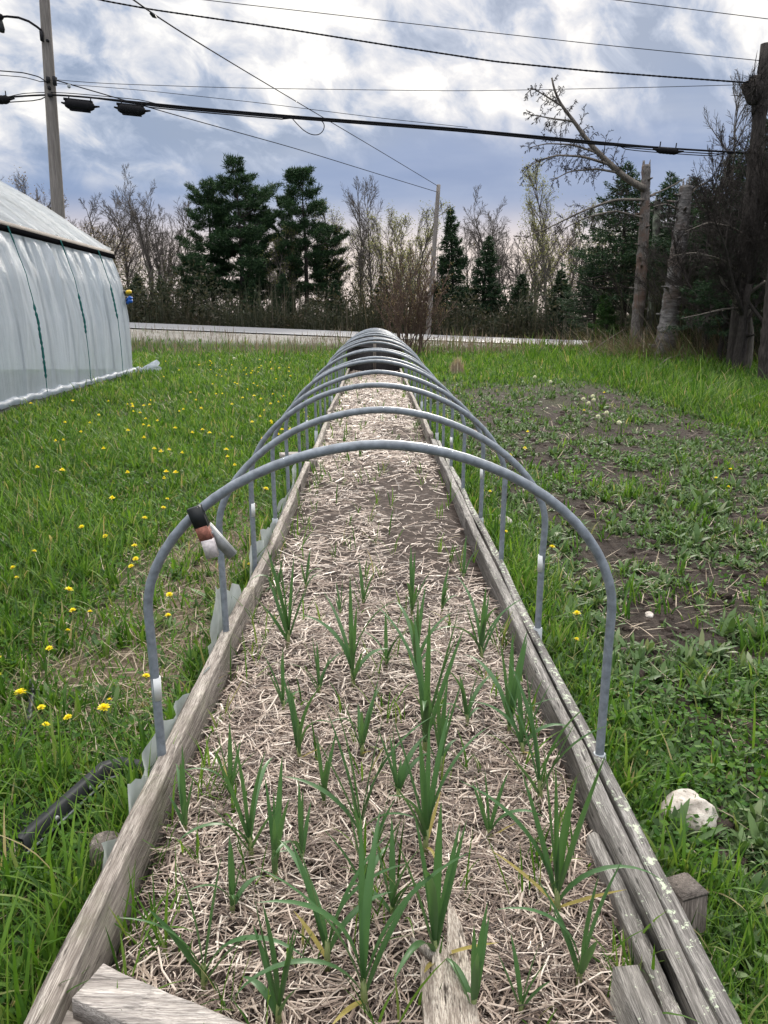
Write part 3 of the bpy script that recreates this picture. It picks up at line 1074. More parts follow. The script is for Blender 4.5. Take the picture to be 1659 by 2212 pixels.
GARLIC = [
    # x, y, height, leaves, yellow, label
    (440, 2120, .30, 5, 0, 'garlic plant with few upright leaves nearest the askew end plank'),
    (545, 1850, .30, 6, 0, 'garlic plant with three tall blades in the left row, left one of a close pair'),
    (592, 1895, .26, 6, 1, 'garlic plant with spreading blades in the left row, right one of a close pair'),
    (648, 1638, .27, 7, 1, 'bushy garlic plant in the left row level with the feet of the nearest hoop'),
    (612, 1530, .20, 4, 0, 'thin small garlic plant just beyond the bushy one in the left row'),
    (622, 1400, .36, 8, 0, 'largest garlic plant of the left row, dark blades beside the left board'),
    (598, 1290, .24, 5, 0, 'garlic plant at the far end of the left row by the board'),
    (655, 1860, .20, 4, 0, 'low garlic plant with arching blades between left row and second row'),
    (400, 1790, .2, 5, 0, 'low grassy garlic plant close to the left board inside the bed'),
    (600, 2190, .24, 6, 0, 'low garlic plant with broad arching leaves at the bottom edge left of the broken plank'),
    (707, 2075, .28, 6, 1, 'garlic plant with slim upright blades left of the broken plank'),
    (788, 2165, .40, 7, 1, 'tall broad leaved garlic plant directly left of the broken plank at the bottom edge'),
    (776, 1805, .36, 7, 0, 'tall narrow garlic plant in the second row with crossing blades'),
    (790, 1935, .26, 6, 0, 'garlic plant with curling leaves behind the tall broad leaved one in the second row'),
    (782, 1625, .24, 7, 1, 'spreading garlic plant in the middle of the second row'),
    (765, 1485, .36, 7, 0, 'tall dark garlic plant in the second row beneath the second hoop'),
    (785, 1310, .22, 5, 0, 'small garlic plant at the far end of the second row'),
    (735, 1330, .16, 3, 0, 'very small garlic seedling left of the far end of the second row'),
    (917, 1625, .46, 8, 0, 'tallest garlic plant in the third row with dense dark upright blades'),
    (947, 1665, .30, 6, 0, 'garlic plant tucked right against the tallest one in the third row'),
    (918, 1835, .34, 9, 2, 'bushy garlic plant in the third row with many fanned leaves'),
    (940, 2085, .34, 8, 2, 'garlic plant with a pale thick stem right behind the broken plank'),
    (900, 1455, .34, 7, 0, 'dark garlic plant beyond the tallest one in the third row'),
    (890, 1330, .28, 6, 0, 'garlic plant at the far end of the third row'),
    (955, 1320, .18, 4, 0, 'small garlic plant right of the far end of the third row'),
    (1042, 1420, .34, 7, 0, 'garlic plant at the far end of the right row leaning to the right board'),
    (1100, 1580, .32, 6, 0, 'upright garlic plant in the right row level with the feet of the nearest hoop'),
    (1130, 1625, .26, 6, 1, 'garlic plant with spread leaves close in front of the upright one in the right row'),
    (1168, 1725, .36, 6, 0, 'broad bladed garlic plant in the right row against the grey board'),
    (1206, 1965, .40, 9, 2, 'large garlic plant in the right row whose leaves arch over the right board'),
    (1250, 2115, .28, 5, 0, 'garlic plant with thin curved blades by the near right corner block'),
    (1020, 2185, .22, 5, 0, 'low garlic plant with leaves lying flat right of the broken plank'),
    (1125, 2180, .16, 4, 0, 'small garlic sprout left of the near right corner block'),
    (500, 1720, .2, 5, 0, 'low garlic plant left of the left row level with the right board gap'),
    (700, 1730, .2, 5, 0, 'short garlic plant between left row and second row below the spreading one'),
    (860, 1720, .22, 5, 0, 'short garlic plant between second row and third row'),
    (850, 1980, .22, 5, 0, 'short garlic plant in the straw behind the small pale splinter'),
    (690, 1500, .2, 5, 0, 'slim garlic plant left of the tall dark one in the second row'),
    (835, 1440, .2, 5, 0, 'slim garlic plant right of the tall dark one in the second row'),
    (1010, 1560, .22, 5, 0, 'slim garlic plant between third row and right row'),
    (660, 1270, .2, 4, 0, 'slim garlic plant right of the far end of the left row'),
    (500, 1960, .2, 5, 0, 'grassy garlic plant right of the left board above the askew plank'),
    (1060, 1800, .2, 5, 1, 'slim garlic plant left of the broad bladed one in the right row'),
    (1000, 1245, .2, 4, 0, 'slim garlic plant beyond the right row beside the dark soil'),
]
for k, (x, y, h, nl, ye, lab) in enumerate(GARLIC):
    garlic(x, y, h * .95, lab, nl + 1, .48, None, ye, k)

# ------------------------------------------------------------------ greenhouse
def proj(p):
    d = np.asarray(p, float) - CAM
    return 829.5 + F * d.dot(RGT) / d.dot(FWD), 1106 - F * d.dot(UPV) / d.dot(FWD)


GH_Y = 19.2
G0 = at_y(287, 797, GH_Y)
G_DIR = np.array([math.sin(R(2.2)), -math.cos(R(2.2)), 0.0])      # from the far corner back towards the viewer
G_IN = np.array([-math.cos(R(2.2)), -math.sin(R(2.2)), 0.0])      # inwards (to the left)
WALLP = []
for (x, y) in ((287, 797), (283, 750), (276, 690), (262, 620), (240, 550)):
    p = at_y(x, y, GH_Y)
    WALLP.append(((p - G0).dot(G_IN), p[2]))
WALLP = np.array(WALLP)
EO, EZ = WALLP[-1]
ROOFP = np.array([(EO - .02, EZ + .03), (EO + .9, EZ + .72), (EO + 1.8, EZ + 1.27), (EO + 2.9, EZ + 1.85), (EO + 3.9, EZ + 2.2), (EO + 4.7, EZ + 2.42)])
GLEN = 21.0


def gpt(s, o, z):
    return np.array([G0[0], G0[1], 0]) + G_DIR * s + G_IN * o + np.array([0, 0, z])


def wall_at(s, u, out=0.0):
    z0, z1 = WALLP[0, 1], EZ
    z = z0 + (z1 - z0) * u
    o = np.interp(z, WALLP[:, 1], WALLP[:, 0])
    return gpt(s, o - out, z)


def greenhouse():
    gh = thing('greenhouse', 'white plastic covered greenhouse with roll up side and green ropes on the left', 'greenhouse', gpt(0, 0, float(gz(G0[0], G0[1]))))
    o0 = np.array(gh.location)
    ns, nu = 760, 36
    S = np.linspace(0, GLEN, ns)
    U = np.linspace(0, 1, nu)
    V = np.zeros((ns, nu, 3))
    f1 = np.interp(S, np.arange(0, GLEN + 1, .33), rng.normal(0, 1, len(np.arange(0, GLEN + 1, .33))))
    f3 = rng.normal(0, 1, int(GLEN / .055) + 4)
    f2 = np.interp(S, np.arange(0, GLEN + 1, .13), rng.normal(0, 1, len(np.arange(0, GLEN + 1, .13))))
    for j, u in enumerate(U):
        sh = S + .35 * u
        a = np.interp(sh, S, f1) * .035 * (.5 + .5 * u) + np.interp(S + .12 * u, S, f2) * .034 * u ** 1.5 + .05 * math.sin(u * PI) * (.6 + .4 * np.sin(S * 2.2))
        a = a + np.interp((S + .9 * (1 - u) ** 1.5) / .055, np.arange(len(f3)), f3) * .011 * u ** 3
        a = a * (1 - .9 * float(sst((u - .88) / .12)))
        for i in range(ns):
            V[i, j] = wall_at(S[i], u, a[i])
    def grid(V):
        n, m = V.shape[:2]
        i = np.arange(n - 1)[:, None] * m
        j = np.arange(m - 1)[None]
        return np.stack([i + j, i + m + j, i + m + j + 1, i + j + 1], -1).reshape(-1, 4)
    MB().add(V.reshape(-1, 3) - o0, grid(V)).build('side_film', M['wall_film'], gh, smooth=True)
    # roof
    nr = 26
    tr = np.linspace(0, 1, nr)
    cum = np.concatenate([[0], np.cumsum(np.linalg.norm(np.diff(ROOFP, axis=0), axis=1))])
    ro = np.interp(tr * cum[-1], cum, ROOFP[:, 0])
    rz = np.interp(tr * cum[-1], cum, ROOFP[:, 1])
    V = np.zeros((ns, nr, 3))
    g1 = np.interp(S, np.arange(0, GLEN + 1, .28), rng.normal(0, 1, len(np.arange(0, GLEN + 1, .28))))
    for j in range(nr):
        dz = .05 * (np.interp(S + 1.6 * tr[j], S, g1) + .45 * np.interp(np.mod(S * 4.1 + 7 * tr[j], GLEN), S, g1)) * (1 - .3 * tr[j]) - .025 * np.abs(np.sin(S * PI / 1.25)) * min(1, tr[j] * 4)
        for i in range(ns):
            V[i, j] = gpt(S[i], ro[j], rz[j] + dz[i])
    V2 = V.copy()
    mid = ROOFP[-1, 0]
    for i in range(ns):
        for j in range(nr):
            V2[i, j] = gpt(S[i], 2 * mid - ro[j], rz[j])
    mb = MB().add(V.reshape(-1, 3) - o0, grid(V))
    mb.add(V2[::4].reshape(-1, 3) - o0, grid(V2[::4])[:, ::-1])
    mb.build('roof_film', M['roof_film'], gh, smooth=True)
    # far end wall of film and the other side
    prof = [(o, z) for o, z in WALLP] + [(o, z) for o, z in ROOFP]
    prof2 = prof + [(2 * mid - o, z) for o, z in prof[::-1]]
    V = [gpt(.02, o, z) - o0 for o, z in prof2] + [gpt(.02, mid, 1.2) - o0]
    n = len(prof2)
    MB().add(V, None, [(i, (i + 1) % n, n) for i in range(n)]).build('end_film', M['wall_film'], gh)
    Vw = np.array([[gpt(s, 2 * mid - o, z) for o, z in WALLP] for s in (0, GLEN)]) - o0
    MB().add(Vw.reshape(-1, 3), grid(Vw)).build('side_film', M['wall_film'], gh)
    # metal arches inside
    for s in np.arange(.12, GLEN, 1.25):
        mb = MB()
        pts = [gpt(s, o + .05, z - .03) - o0 for o, z in WALLP] + [gpt(s, o + .0, z - .07) - o0 for o, z in ROOFP] + [gpt(s, 2 * mid - o, z - .07) - o0 for o, z in ROOFP[::-1]] + [gpt(s, 2 * mid - o - .05, z - .03) - o0 for o, z in WALLP[::-1]]
        tube(mb, pts, .022, 6)
        mb.build('arch_frame', M['metal'], gh, smooth=True)
    # eave batten and a dull black strip below it
    mb = MB()
    fr = frame(G_DIR, (0, 0, 1))
    box(mb, gpt(GLEN / 2, EO - .045, EZ + .035) - o0, (GLEN + .06, .045, .06), fr)
    mb.build('eave_batten', M['wood_x'], gh)
    mb = MB()
    box(mb, gpt(GLEN / 2, EO - .06, EZ - .045) - o0, (GLEN + .06, .045, .09), fr)
    mb.build('eave_strip', M['dull_black'], gh)
    mb = MB()
    pts = [gpt(s, -.02, WALLP[0, 1] - .03 + .012 * math.sin(s * 9)) - o0 for s in np.linspace(-.12, GLEN, 160)]
    tube(mb, pts, .048 + .01 * np.abs(rng.normal(0, 1, 160)), 9)
    mb.build('bottom_roll', M['wall_film'], gh, smooth=True)
    mb = MB()
    e = gpt(-.12, -.02, WALLP[0, 1] - .03)
    c0 = gpt(-.42, -.1, WALLP[0, 1] - .06)
    pts = [e, (e + c0) / 2 + [0, 0, .02], c0]
    tube(mb, np.array(pts) - o0, [.055, .07, .06], 9)
    # gathered plastic: a ruffled fan
    k = 40
    ax = np.array([.75, .45, -.25]); ax /= np.linalg.norm(ax)
    ff = frame(ax, (0, 0, 1))
    Vr = []
    for ring, (dd, rr) in enumerate(((0, .06), (.08, .13), (.17, .2), (.27, .25), (.34, .24))):
        for q in range(k):
            a = q / k * 2 * PI
            rad = rr * (1 + (.22 * math.sin(a * 7 + ring) + .15 * math.sin(a * 13)) * min(1, ring * .5))
            Vr.append(c0 + ax * (dd + .03 * math.sin(a * 5 + 1) * ring * .6) + ff[:, 1] * rad * math.cos(a) + ff[:, 2] * rad * math.sin(a) - o0)
    qd = [(r_ * k + q, r_ * k + (q + 1) % k, (r_ + 1) * k + (q + 1) % k, (r_ + 1) * k + q) for r_ in range(4) for q in range(k)]
    mb.add(Vr, qd)
    mb.build('gathered_end', M['wall_film'], gh, smooth=True)['label'] = 'bunched plastic end of the bottom roll'
    mb = MB()
    for s0 in np.arange(.02, GLEN, 4.2):
        p0, p1 = gpt(s0, .05, 0), gpt(min(GLEN, s0 + 4.19), .05, 0)
        zg0, zg1 = float(gz(p0[0], p0[1])), float(gz(p1[0], p1[1]))
        zc = (WALLP[0, 1] - .06 + min(zg0, zg1) - .15) / 2
        hh = WALLP[0, 1] - .06 - (min(zg0, zg1) - .15)
        box(mb, (p0 + p1) / 2 + [0, 0, zc] - o0, (np.linalg.norm(p1 - p0), .05, hh), fr)
    mb.build('base_board', M['wood_g'], gh)
    # ropes
    for (xt, drift, kn) in ((5, -.14, (.2, .42)), (120, -.1, (.46, .5)), (203, -.08, (.56, .6)), (-190, -.1, (.3, .33))):
        ss = np.linspace(.1, GLEN - .1, 800)
        s = ss[np.argmin([abs(proj(wall_at(q, 1))[0] - xt) for q in ss])]
        mb = MB()
        us = np.linspace(1.0, -.02, 60)
        pts = [wall_at(s + drift * (1 - u) + .005 * math.sin(u * 40), u, .085 + .02 * math.sin(u * 3.1)) - o0 for u in us]
        rad = np.full(60, .007)
        for k_ in range(60):
            f = 1 - us[k_]
            if kn[0] - .1 < 1 - f < kn[1] + .12: rad[k_] = .011 + .014 * abs(math.sin(k_ * 1.3))
            if f < .1: rad[k_] = .013
        tube(mb, pts, rad, 6)
        mb.build('tie_rope', M['rope'], gh, smooth=True)
    # clamp hanging on the far corner
    t = thing('corner_clamp', 'yellow and blue handled clamp sticking out of the far greenhouse corner', 'clamp', at_y(270, 645, GH_Y))
    c0 = np.array(t.location)
    P = lambda x, y: at_y(x, y, GH_Y - .02) - c0
    mb = MB(); tube(mb, [P(262, 632), P(272, 631)], .035, 8); mb.build('jaw', M['black'], t)
    mb = MB(); tube(mb, [P(272, 632), P(275, 631.5), P(281, 630.5), P(284, 631)], [.03, .05, .05, .03], 8); mb.build('handle', M['yellow'], t)['label'] = 'yellow handle'
    mb = MB(); tube(mb, [P(264, 636), P(268, 650), P(265, 657)], .03, 8); tube(mb, [P(264, 650), P(275, 648)], .022, 8); tube(mb, [P(268, 660), P(276, 654)], .022, 8); mb.build('bracket', M['black'], t)
    mb = MB(); tube(mb, [P(274, 648), P(281, 643), P(286, 645)], [.035, .045, .03], 8); tube(mb, [P(274, 655), P(280, 650), P(286, 651)], [.035, .05, .035], 8); mb.build('handle', M['blue'], t)['label'] = 'blue double handle'


greenhouse()


# ------------------------------------------------------------------ poles, wires
def pole(name, label, xt, yt, xb, yb, Y, r0, r1, mat, ztop=None):
    a, b = at_y(xt, yt, Y), at_y(xb, yb, Y)
    d = (a - b) / (a - b)[2]
    zb = float(gz(b[0], Y)) - .3
    base = b + d * (zb - b[2])
    top = a if ztop is None else a + d * (ztop - a[2])
    t = thing(name, label, 'utility pole', base + d * .3)
    mb = MB()
    n = 14
    pts = [base + (top - base) * f - np.array(t.location) for f in np.linspace(0, 1, n)]
    tube(mb, pts, np.linspace(r0, r1, n), 14)
    mb.build('post', mat, t, smooth=True)
    return t, base, top


LPY = 22.0
lp, lb, lt = pole('utility_pole', 'tall grey wooden utility pole with a lamp arm behind the greenhouse', 96, 0, 126, 462, LPY, .2, .115, M['pole'], 10.2)
lo_ = np.array(lp.location)
mb = MB()
arm = [at_y(x, y, LPY - .1) - lo_ for x, y in ((92, 68), (80, 58), (62, 46), (40, 38), (15, 35.5), (-4, 37))]
tube(mb, arm, .028, 8)
ar = mb.build('lamp_arm', M['rubber'], lp, smooth=True)
mb = MB()
p = [at_y(x, y, LPY - .1) - lo_ for x, y in ((6, 36), (0, 37), (-12, 38), (-26, 40))]
tube(mb, p, [.05, .09, .11, .05], 10)
hd = mb.build('lamp_head', M['rubber'], ar, smooth=True)
mb = MB()
p = [at_y(x, y, LPY - .1) - lo_ for x, y in ((2, 42), (3, 52), (4, 62), (4, 70))]
tube(mb, p, [.03, .06, .075, .06], 10)
mb.build('photo_sensor', M['black'], ar, smooth=True)
for (x, y, w, h) in ((103, 88, .05, .05), (90, 78, .06, .22), (104, 172, .07, .12), (118, 175, .07, .2), (106, 190, .05, .08), (108, 206, .09, .07)):
    mb = MB()
    box(mb, at_y(x, y, LPY - .17) - lo_, (w, .1, h))
    mb.build('pole_bracket', M['wire'], lp)
for (x, y) in ((120, 171), (149, 186)):
    mb = MB()
    c = at_y(x, y, LPY - .1) - lo_
    tube(mb, [c + [0, 0, -.05], c + [0, 0, -.02], c, c + [0, 0, .03], c + [0, 0, .05]], [.02, .05, .035, .05, .02], 8)
    mb.build('insulator', M['sleeve'] if x > 130 else M['black'], lp, smooth=True)

sp, sb, stp = pole('utility_pole', 'slender leaning grey utility pole beyond the road near the bare shrub', 947.5, 399, 927, 690, 44.6, .15, .105, M['pole'])
so = np.array(sp.location)
mb = MB()
tube(mb, [at_y(951, 432, 44.6) - so, at_y(962, 500, 45.5) - so, at_y(985, 640, 48) - so, at_y(990, 700, 48) - so], .011, 4)
mb.build('guy_wire', M['wire'], sp)

RPY = 19.8
rp, rb, rt = pole('utility_pole', 'dark bark like topped pole at the right edge wrapped in vine', 1657, 95, 1585, 790, RPY, .2, .14, M['bark_vd'])
ro_ = np.array(rp.location)
for (x, y, s) in ((1625, 195, .22), (1640, 230, .2), (1632, 182, .16)):
    mb = MB()
    c = at_y(x, y, RPY) - ro_
    lump(mb, c, (s * .8, s * .8, s), seed=int(x), amp=.25)
    tw = np.random.default_rng(int(x))
    blades(mb, np.repeat((c + [0, 0, 0])[None], 120, 0) + tw.normal(0, .1, (120, 3)), tw.uniform(0, 6.28, 120), tw.uniform(.15, .5, 120), np.full(120, .02), tw.uniform(.2, 2.2, 120), tw.normal(.4, .5, 120), S=3, tip=.2)
    mb.build('vine_clump', M['bark_vd'], rp, smooth=False)


def wire(label, pts, r, mat=None, name='utility_wire', k=5, n=40, bundle=None, wav=0):
    """pts: (x, y, Y) waypoints"""
    W = np.array([at_y(x, y, Y) for x, y, Y in pts])
    d = np.concatenate([[0], np.cumsum(np.linalg.norm(np.diff(W, axis=0), axis=1))])
    # Catmull-like smoothing through the waypoints
    t = np.linspace(0, d[-1], n)
    P = np.stack([np.interp(t, d, W[:, a]) for a in range(3)], 1)
    for _ in range(6):
        P[1:-1] = .25 * P[:-2] + .5 * P[1:-1] + .25 * P[2:]
    mb = MB()
    if wav:
        for ph in (0, PI):
            Q = P.copy()
            Q[:, 2] += wav * np.sin(np.arange(n) * 1.9 + ph)
            tube(mb, Q, r, k)
    else:
        tube(mb, P, r, k)
    if bundle:
        for (dz, f0, f1, rr) in bundle:
            i0, i1 = int(f0 * (n - 1)), int(f1 * (n - 1)) + 1
            Q = P[i0:i1].copy()
            m = len(Q)
            Q[:, 2] += dz * np.clip(np.sin(np.linspace(0, 1, m) * PI) * 3, 0, 1)
            tube(mb, Q, rr, k)
    o = mb.build(name, mat or M['wire'], None, smooth=True, origin=P[n // 2])
    props(o, label, 'wire' if name == 'utility_wire' else 'cable', 'overhead wires and cables')
    return o


wire('thick twisted black wire sloping across the upper sky to the dark right pole', [(150, -22, 20), (215, 0, 20.5), (330, 21, 21), (620, 63, 21), (845, 99, 20.5), (1070, 133, 20.3), (1270, 153, 20), (1440, 166, 19.9), (1620, 179, 19.7)], .016, M['rubber'], n=220, wav=.006)
wire('thin high wire above the thick twisted one, ending on the top of the right pole', [(380, -8, 21), (440, 0, 21), (690, 28, 21), (940, 57, 20.8), (1300, 97, 20.3), (1642, 131, 19.8)], .0085)
wire('topmost thin wire crossing the top right corner of the sky', [(1200, -16, 20), (1330, 0, 20), (1500, 21, 20), (1700, 46, 20)], .0085)
wire('thin service wire with a splice, running from the top left to the slender pole', [(245, -32, 14), (285, 0, 15), (330, 32, 16), (520, 148, 23), (690, 249, 31), (830, 332, 38), (946, 402, 44.5)], .014)
wire('thin wire from the tall left pole to just under the slender pole top', [(120, 173, 22), (370, 246, 28), (640, 321, 35), (830, 380, 40), (945, 415, 44.5)], .015)
wire('thin almost level wire from the left pole behind the dead leaning trunk', [(118, 172, 22), (150, 178, 22), (500, 190, 22), (1000, 197, 21.5), (1400, 189, 20.5), (1640, 182, 19.9)], .0075)
wire('thin wire converging with the heavy cable from the left pole', [(118, 180, 22), (300, 194, 22), (560, 222, 21.8), (820, 255, 21.5), (1010, 275, 21.3)], .007)
wire('heavy black communication cable bundle strung below all the wires', [(-120, 219, 22.6), (0, 211, 22.3), (60, 207, 22.1), (110, 203, 21.8), (220, 213, 21.8), (420, 233, 21.6), (620, 250, 21.5), (1000, 279, 21.1), (1250, 303, 20.7), (1420, 319, 20.4), (1500, 324, 20.2), (1620, 331, 19.8)], .022, M['rubber'], 'utility_cable', 6, 80,
     [(-.045, .22, .9, .026), (-.09, .26, .48, .014), (.06, .1, .3, .01), (-.06, .84, .99, .012), (-.11, .86, .98, .01), (-.12, .0, .16, .013)])
wire('pair of short twisted lines reaching the left pole from the left edge', [(-80, 149, 22.5), (0, 153, 22.3), (50, 157, 22.1), (85, 166, 22), (104, 180, 21.8)], .014, M['rubber'], 'utility_cable', 5, 60, [(-.1, .1, .95, .01)])
# loop of slack cable
lpts = [(628, 252), (640, 266), (656, 282), (672, 291), (688, 292), (698, 284), (702, 272), (698, 262), (688, 258)]
wire('loop of slack black cable hanging from the heavy cable above the big pines', [(x, y, 21.4) for x, y in lpts], .011, M['rubber'], 'cable_loop', 6, 40)


def splice(label, x0, y0, x1, y1, hpx, Y, style=0):
    a, b = at_y(x0, y0, Y), at_y(x1, y1, Y)
    c = (a + b) / 2
    t = thing('splice_box', label, 'splice box', c, 'black splice enclosures hanging on the heavy cable')
    L = np.linalg.norm(b - a)
    h = hpx / F * Y
    fr = frame(b - a, (0, 0, 1))
    mb = MB()
    n = 13
    fs = np.linspace(-.5, .5, n)
    rad = h / 2 * np.array([.55, .85, 1, .93, 1, .93, 1, .93, 1, .93, 1, .85, .55])
    tube(mb, [fr[:, 0] * f * L for f in fs], rad, 10)
    if style == 0:
        box(mb, fr[:, 0] * -.05 * L + fr[:, 2] * h * .42, (L * .98, h * .5, h * .22), fr)
        box(mb, fr[:, 0] * .02 * L - fr[:, 2] * h * .5, (L * .7, h * .4, h * .18), fr)
    mb.build('casing', M['rubber'], t)
    for s in (-.38, .38):
        mb = MB()
        tube(mb, [fr[:, 0] * L * s + fr[:, 2] * h * .2, fr[:, 0] * L * s + fr[:, 2] * (h * .2 + .16)], .014, 6)
        mb.build('hanger', M['rubber'], t)
    for s, l in ((-1, .1), (1, .14)):
        mb = MB()
        tube(mb, [fr[:, 0] * L * .48 * s, fr[:, 0] * (L * .5 + l) * s + fr[:, 2] * .02], [.035, .018], 8)
        mb.build('end_cap', M['rubber'], t)


splice('ribbed black splice box just right of the tall left pole', 141, 224, 203, 231, 19, 21.7)
splice('second black splice box hanging a little further right of the left pole', 255, 234, 313, 240, 18, 21.6)
splice('black splice box at the far left edge of the sky', -30, 217, 20, 215, 17, 22.1, 1)
splice('small black splice box on the cable above the spruce at the right', 1419, 324, 1464, 328, 13, 20.3, 1)
t = thing('wire_splice', 'small dark splice on the service wire at the upper left', 'wire splice', at_y(331, 33, 16))
mb = MB(); tube(mb, [at_y(325, 29, 15.9) - np.array(t.location), at_y(331, 33, 16) - np.array(t.location), at_y(337, 37.5, 16.2) - np.array(t.location)], [.02, .04, .02], 8)
mb.build('sleeve', M['black'], t)

# ------------------------------------------------------------------ trees
def unit(v):
    return v / (np.linalg.norm(v) + 1e-9)


def path(r, p, d, L, n, wob, trop):
    P = [p]
    d = unit(np.asarray(d, float))
    for _ in range(n):
        d = unit(d + r.normal(0, wob, 3) + np.array([0, 0, trop]))
        P.append(P[-1] + d * L / n)
    return np.array(P), d


def perp(r, d, ang, az=None):
    ref = np.array([0, 0, 1.0]) if abs(d[2]) < .9 else np.array([1.0, 0, 0])
    a = unit(np.cross(d, ref)); b = np.cross(d, a)
    ph = r.uniform(0, 2 * PI) if az is None else az
    return unit(d * math.cos(ang) + (a * math.cos(ph) + b * math.sin(ph)) * math.sin(ang))


MINR = [.0085]


def sub(r, mb, P, d0, L, rad, level, spec, tips):
    """children along path P"""
    if level >= len(spec): return
    n, ang, ratio, wob, trop, lo = spec[level]
    nP = len(P)
    for k in range(n):
        f = lo + (1 - lo) * (k + r.random()) / n
        i = f * (nP - 1)
        i0 = min(int(i), nP - 2)
        p = P[i0] + (P[i0 + 1] - P[i0]) * (i - i0)
        d = unit(P[i0 + 1] - P[i0])
        l = L * ratio * (1 - .55 * f) * r.uniform(.6, 1.25)
        rr = max(MINR[0], rad * .5 * (1 - .5 * f))
        nd = perp(r, d, ang * r.uniform(.7, 1.3))
        last = level == len(spec) - 1
        Q, dd = path(r, p, nd, l, 2 if last else 4, wob, trop)
        tube(mb[min(level + 1, 3)], Q, np.linspace(rr, max(MINR[0] * .7, rr * .35), len(Q)), 3 if level > 0 else 5, cap=False)
        if last or level == len(spec) - 2: tips.append((Q[-1], dd))
        sub(r, mb, Q, dd, l, rr, level + 1, spec, tips)


def bare_tree(seed, h, form):
    r = np.random.default_rng(seed)
    A, B = MB(), MB()
    mb = {0: A, 1: A, 2: B, 3: B}
    tips = []
    if form == 'tall':
        P, d = path(r, np.array([0, 0, -.2]), (0, 0, 1), h, 12, .035, .02)
        tube(A, P, np.linspace(h * .013, .015, 13), 7)
        sub(r, mb, P, d, h * .62, h * .012, 0, [(24, .62, .58, .09, .06, .25), (8, .6, .55, .12, .05, .2), (8, .6, .6, .15, .03, .1)], tips)
    elif form == 'spread':
        P, d = path(r, np.array([0, 0, -.2]), (0, 0, 1), h * .45, 6, .03, .02)
        tube(A, P, np.linspace(h * .02, h * .014, 7), 8)
        for k in range(5):
            nd = perp(r, np.array([0, 0, 1.0]), r.uniform(.2, .75), k * 1.26 + r.uniform(-.3, .3))
            Q, dd = path(r, P[3 + k % 4], nd, h * r.uniform(.5, .66), 8, .1, .06)
            tube(A, Q, np.linspace(h * .011, .012, 9), 6)
            sub(r, mb, Q, dd, h * .5, h * .008, 0, [(12, .66, .58, .1, .05, .2), (8, .62, .55, .13, .04, .15), (8, .6, .6, .16, .03, .1)], tips)
    else:   # clump of several slim stems
        for k in range(5):
            nd = (r.normal(0, .13), r.normal(0, .13), 1)
            b = np.array([r.normal(0, .25), r.normal(0, .25), -.2])
            hh = h * r.uniform(.7, 1.0)
            P, d = path(r, b, nd, hh, 9, .05, .03)
            tube(A, P, np.linspace(h * .009, .012, 10), 6)
            sub(r, mb, P, d, hh * .5, h * .008, 0, [(12, .55, .5, .08, .08, .25), (8, .52, .55, .12, .06, .2), (7, .55, .6, .14, .04, .1)], tips)
    return A, B, tips


def proto_bare(seed, h, form, bark, twig, bud=None, nb=0, bs=.1):
    A, B, tips = bare_tree(seed, h, form)
    root = thing('bare_tree', 'x', 'tree')
    A.build('trunk', M[bark], root, smooth=True)
    B.build('crown', M[twig], root)
    if bud:
        r = np.random.default_rng(seed)
        T = np.array([t[0] for t in tips]); D = np.array([t[1] for t in tips])
        i = r.integers(0, len(T), nb)
        P = T[i] + r.normal(0, .16, (nb, 3))
        C = MB()
        cards(C, P, D[i] + r.normal(0, .8, (nb, 3)), r.uniform(.5, 1.3, nb) * bs, r.uniform(.4, .9, nb) * bs)
        C.build('buds', M[bud], root)
    return root


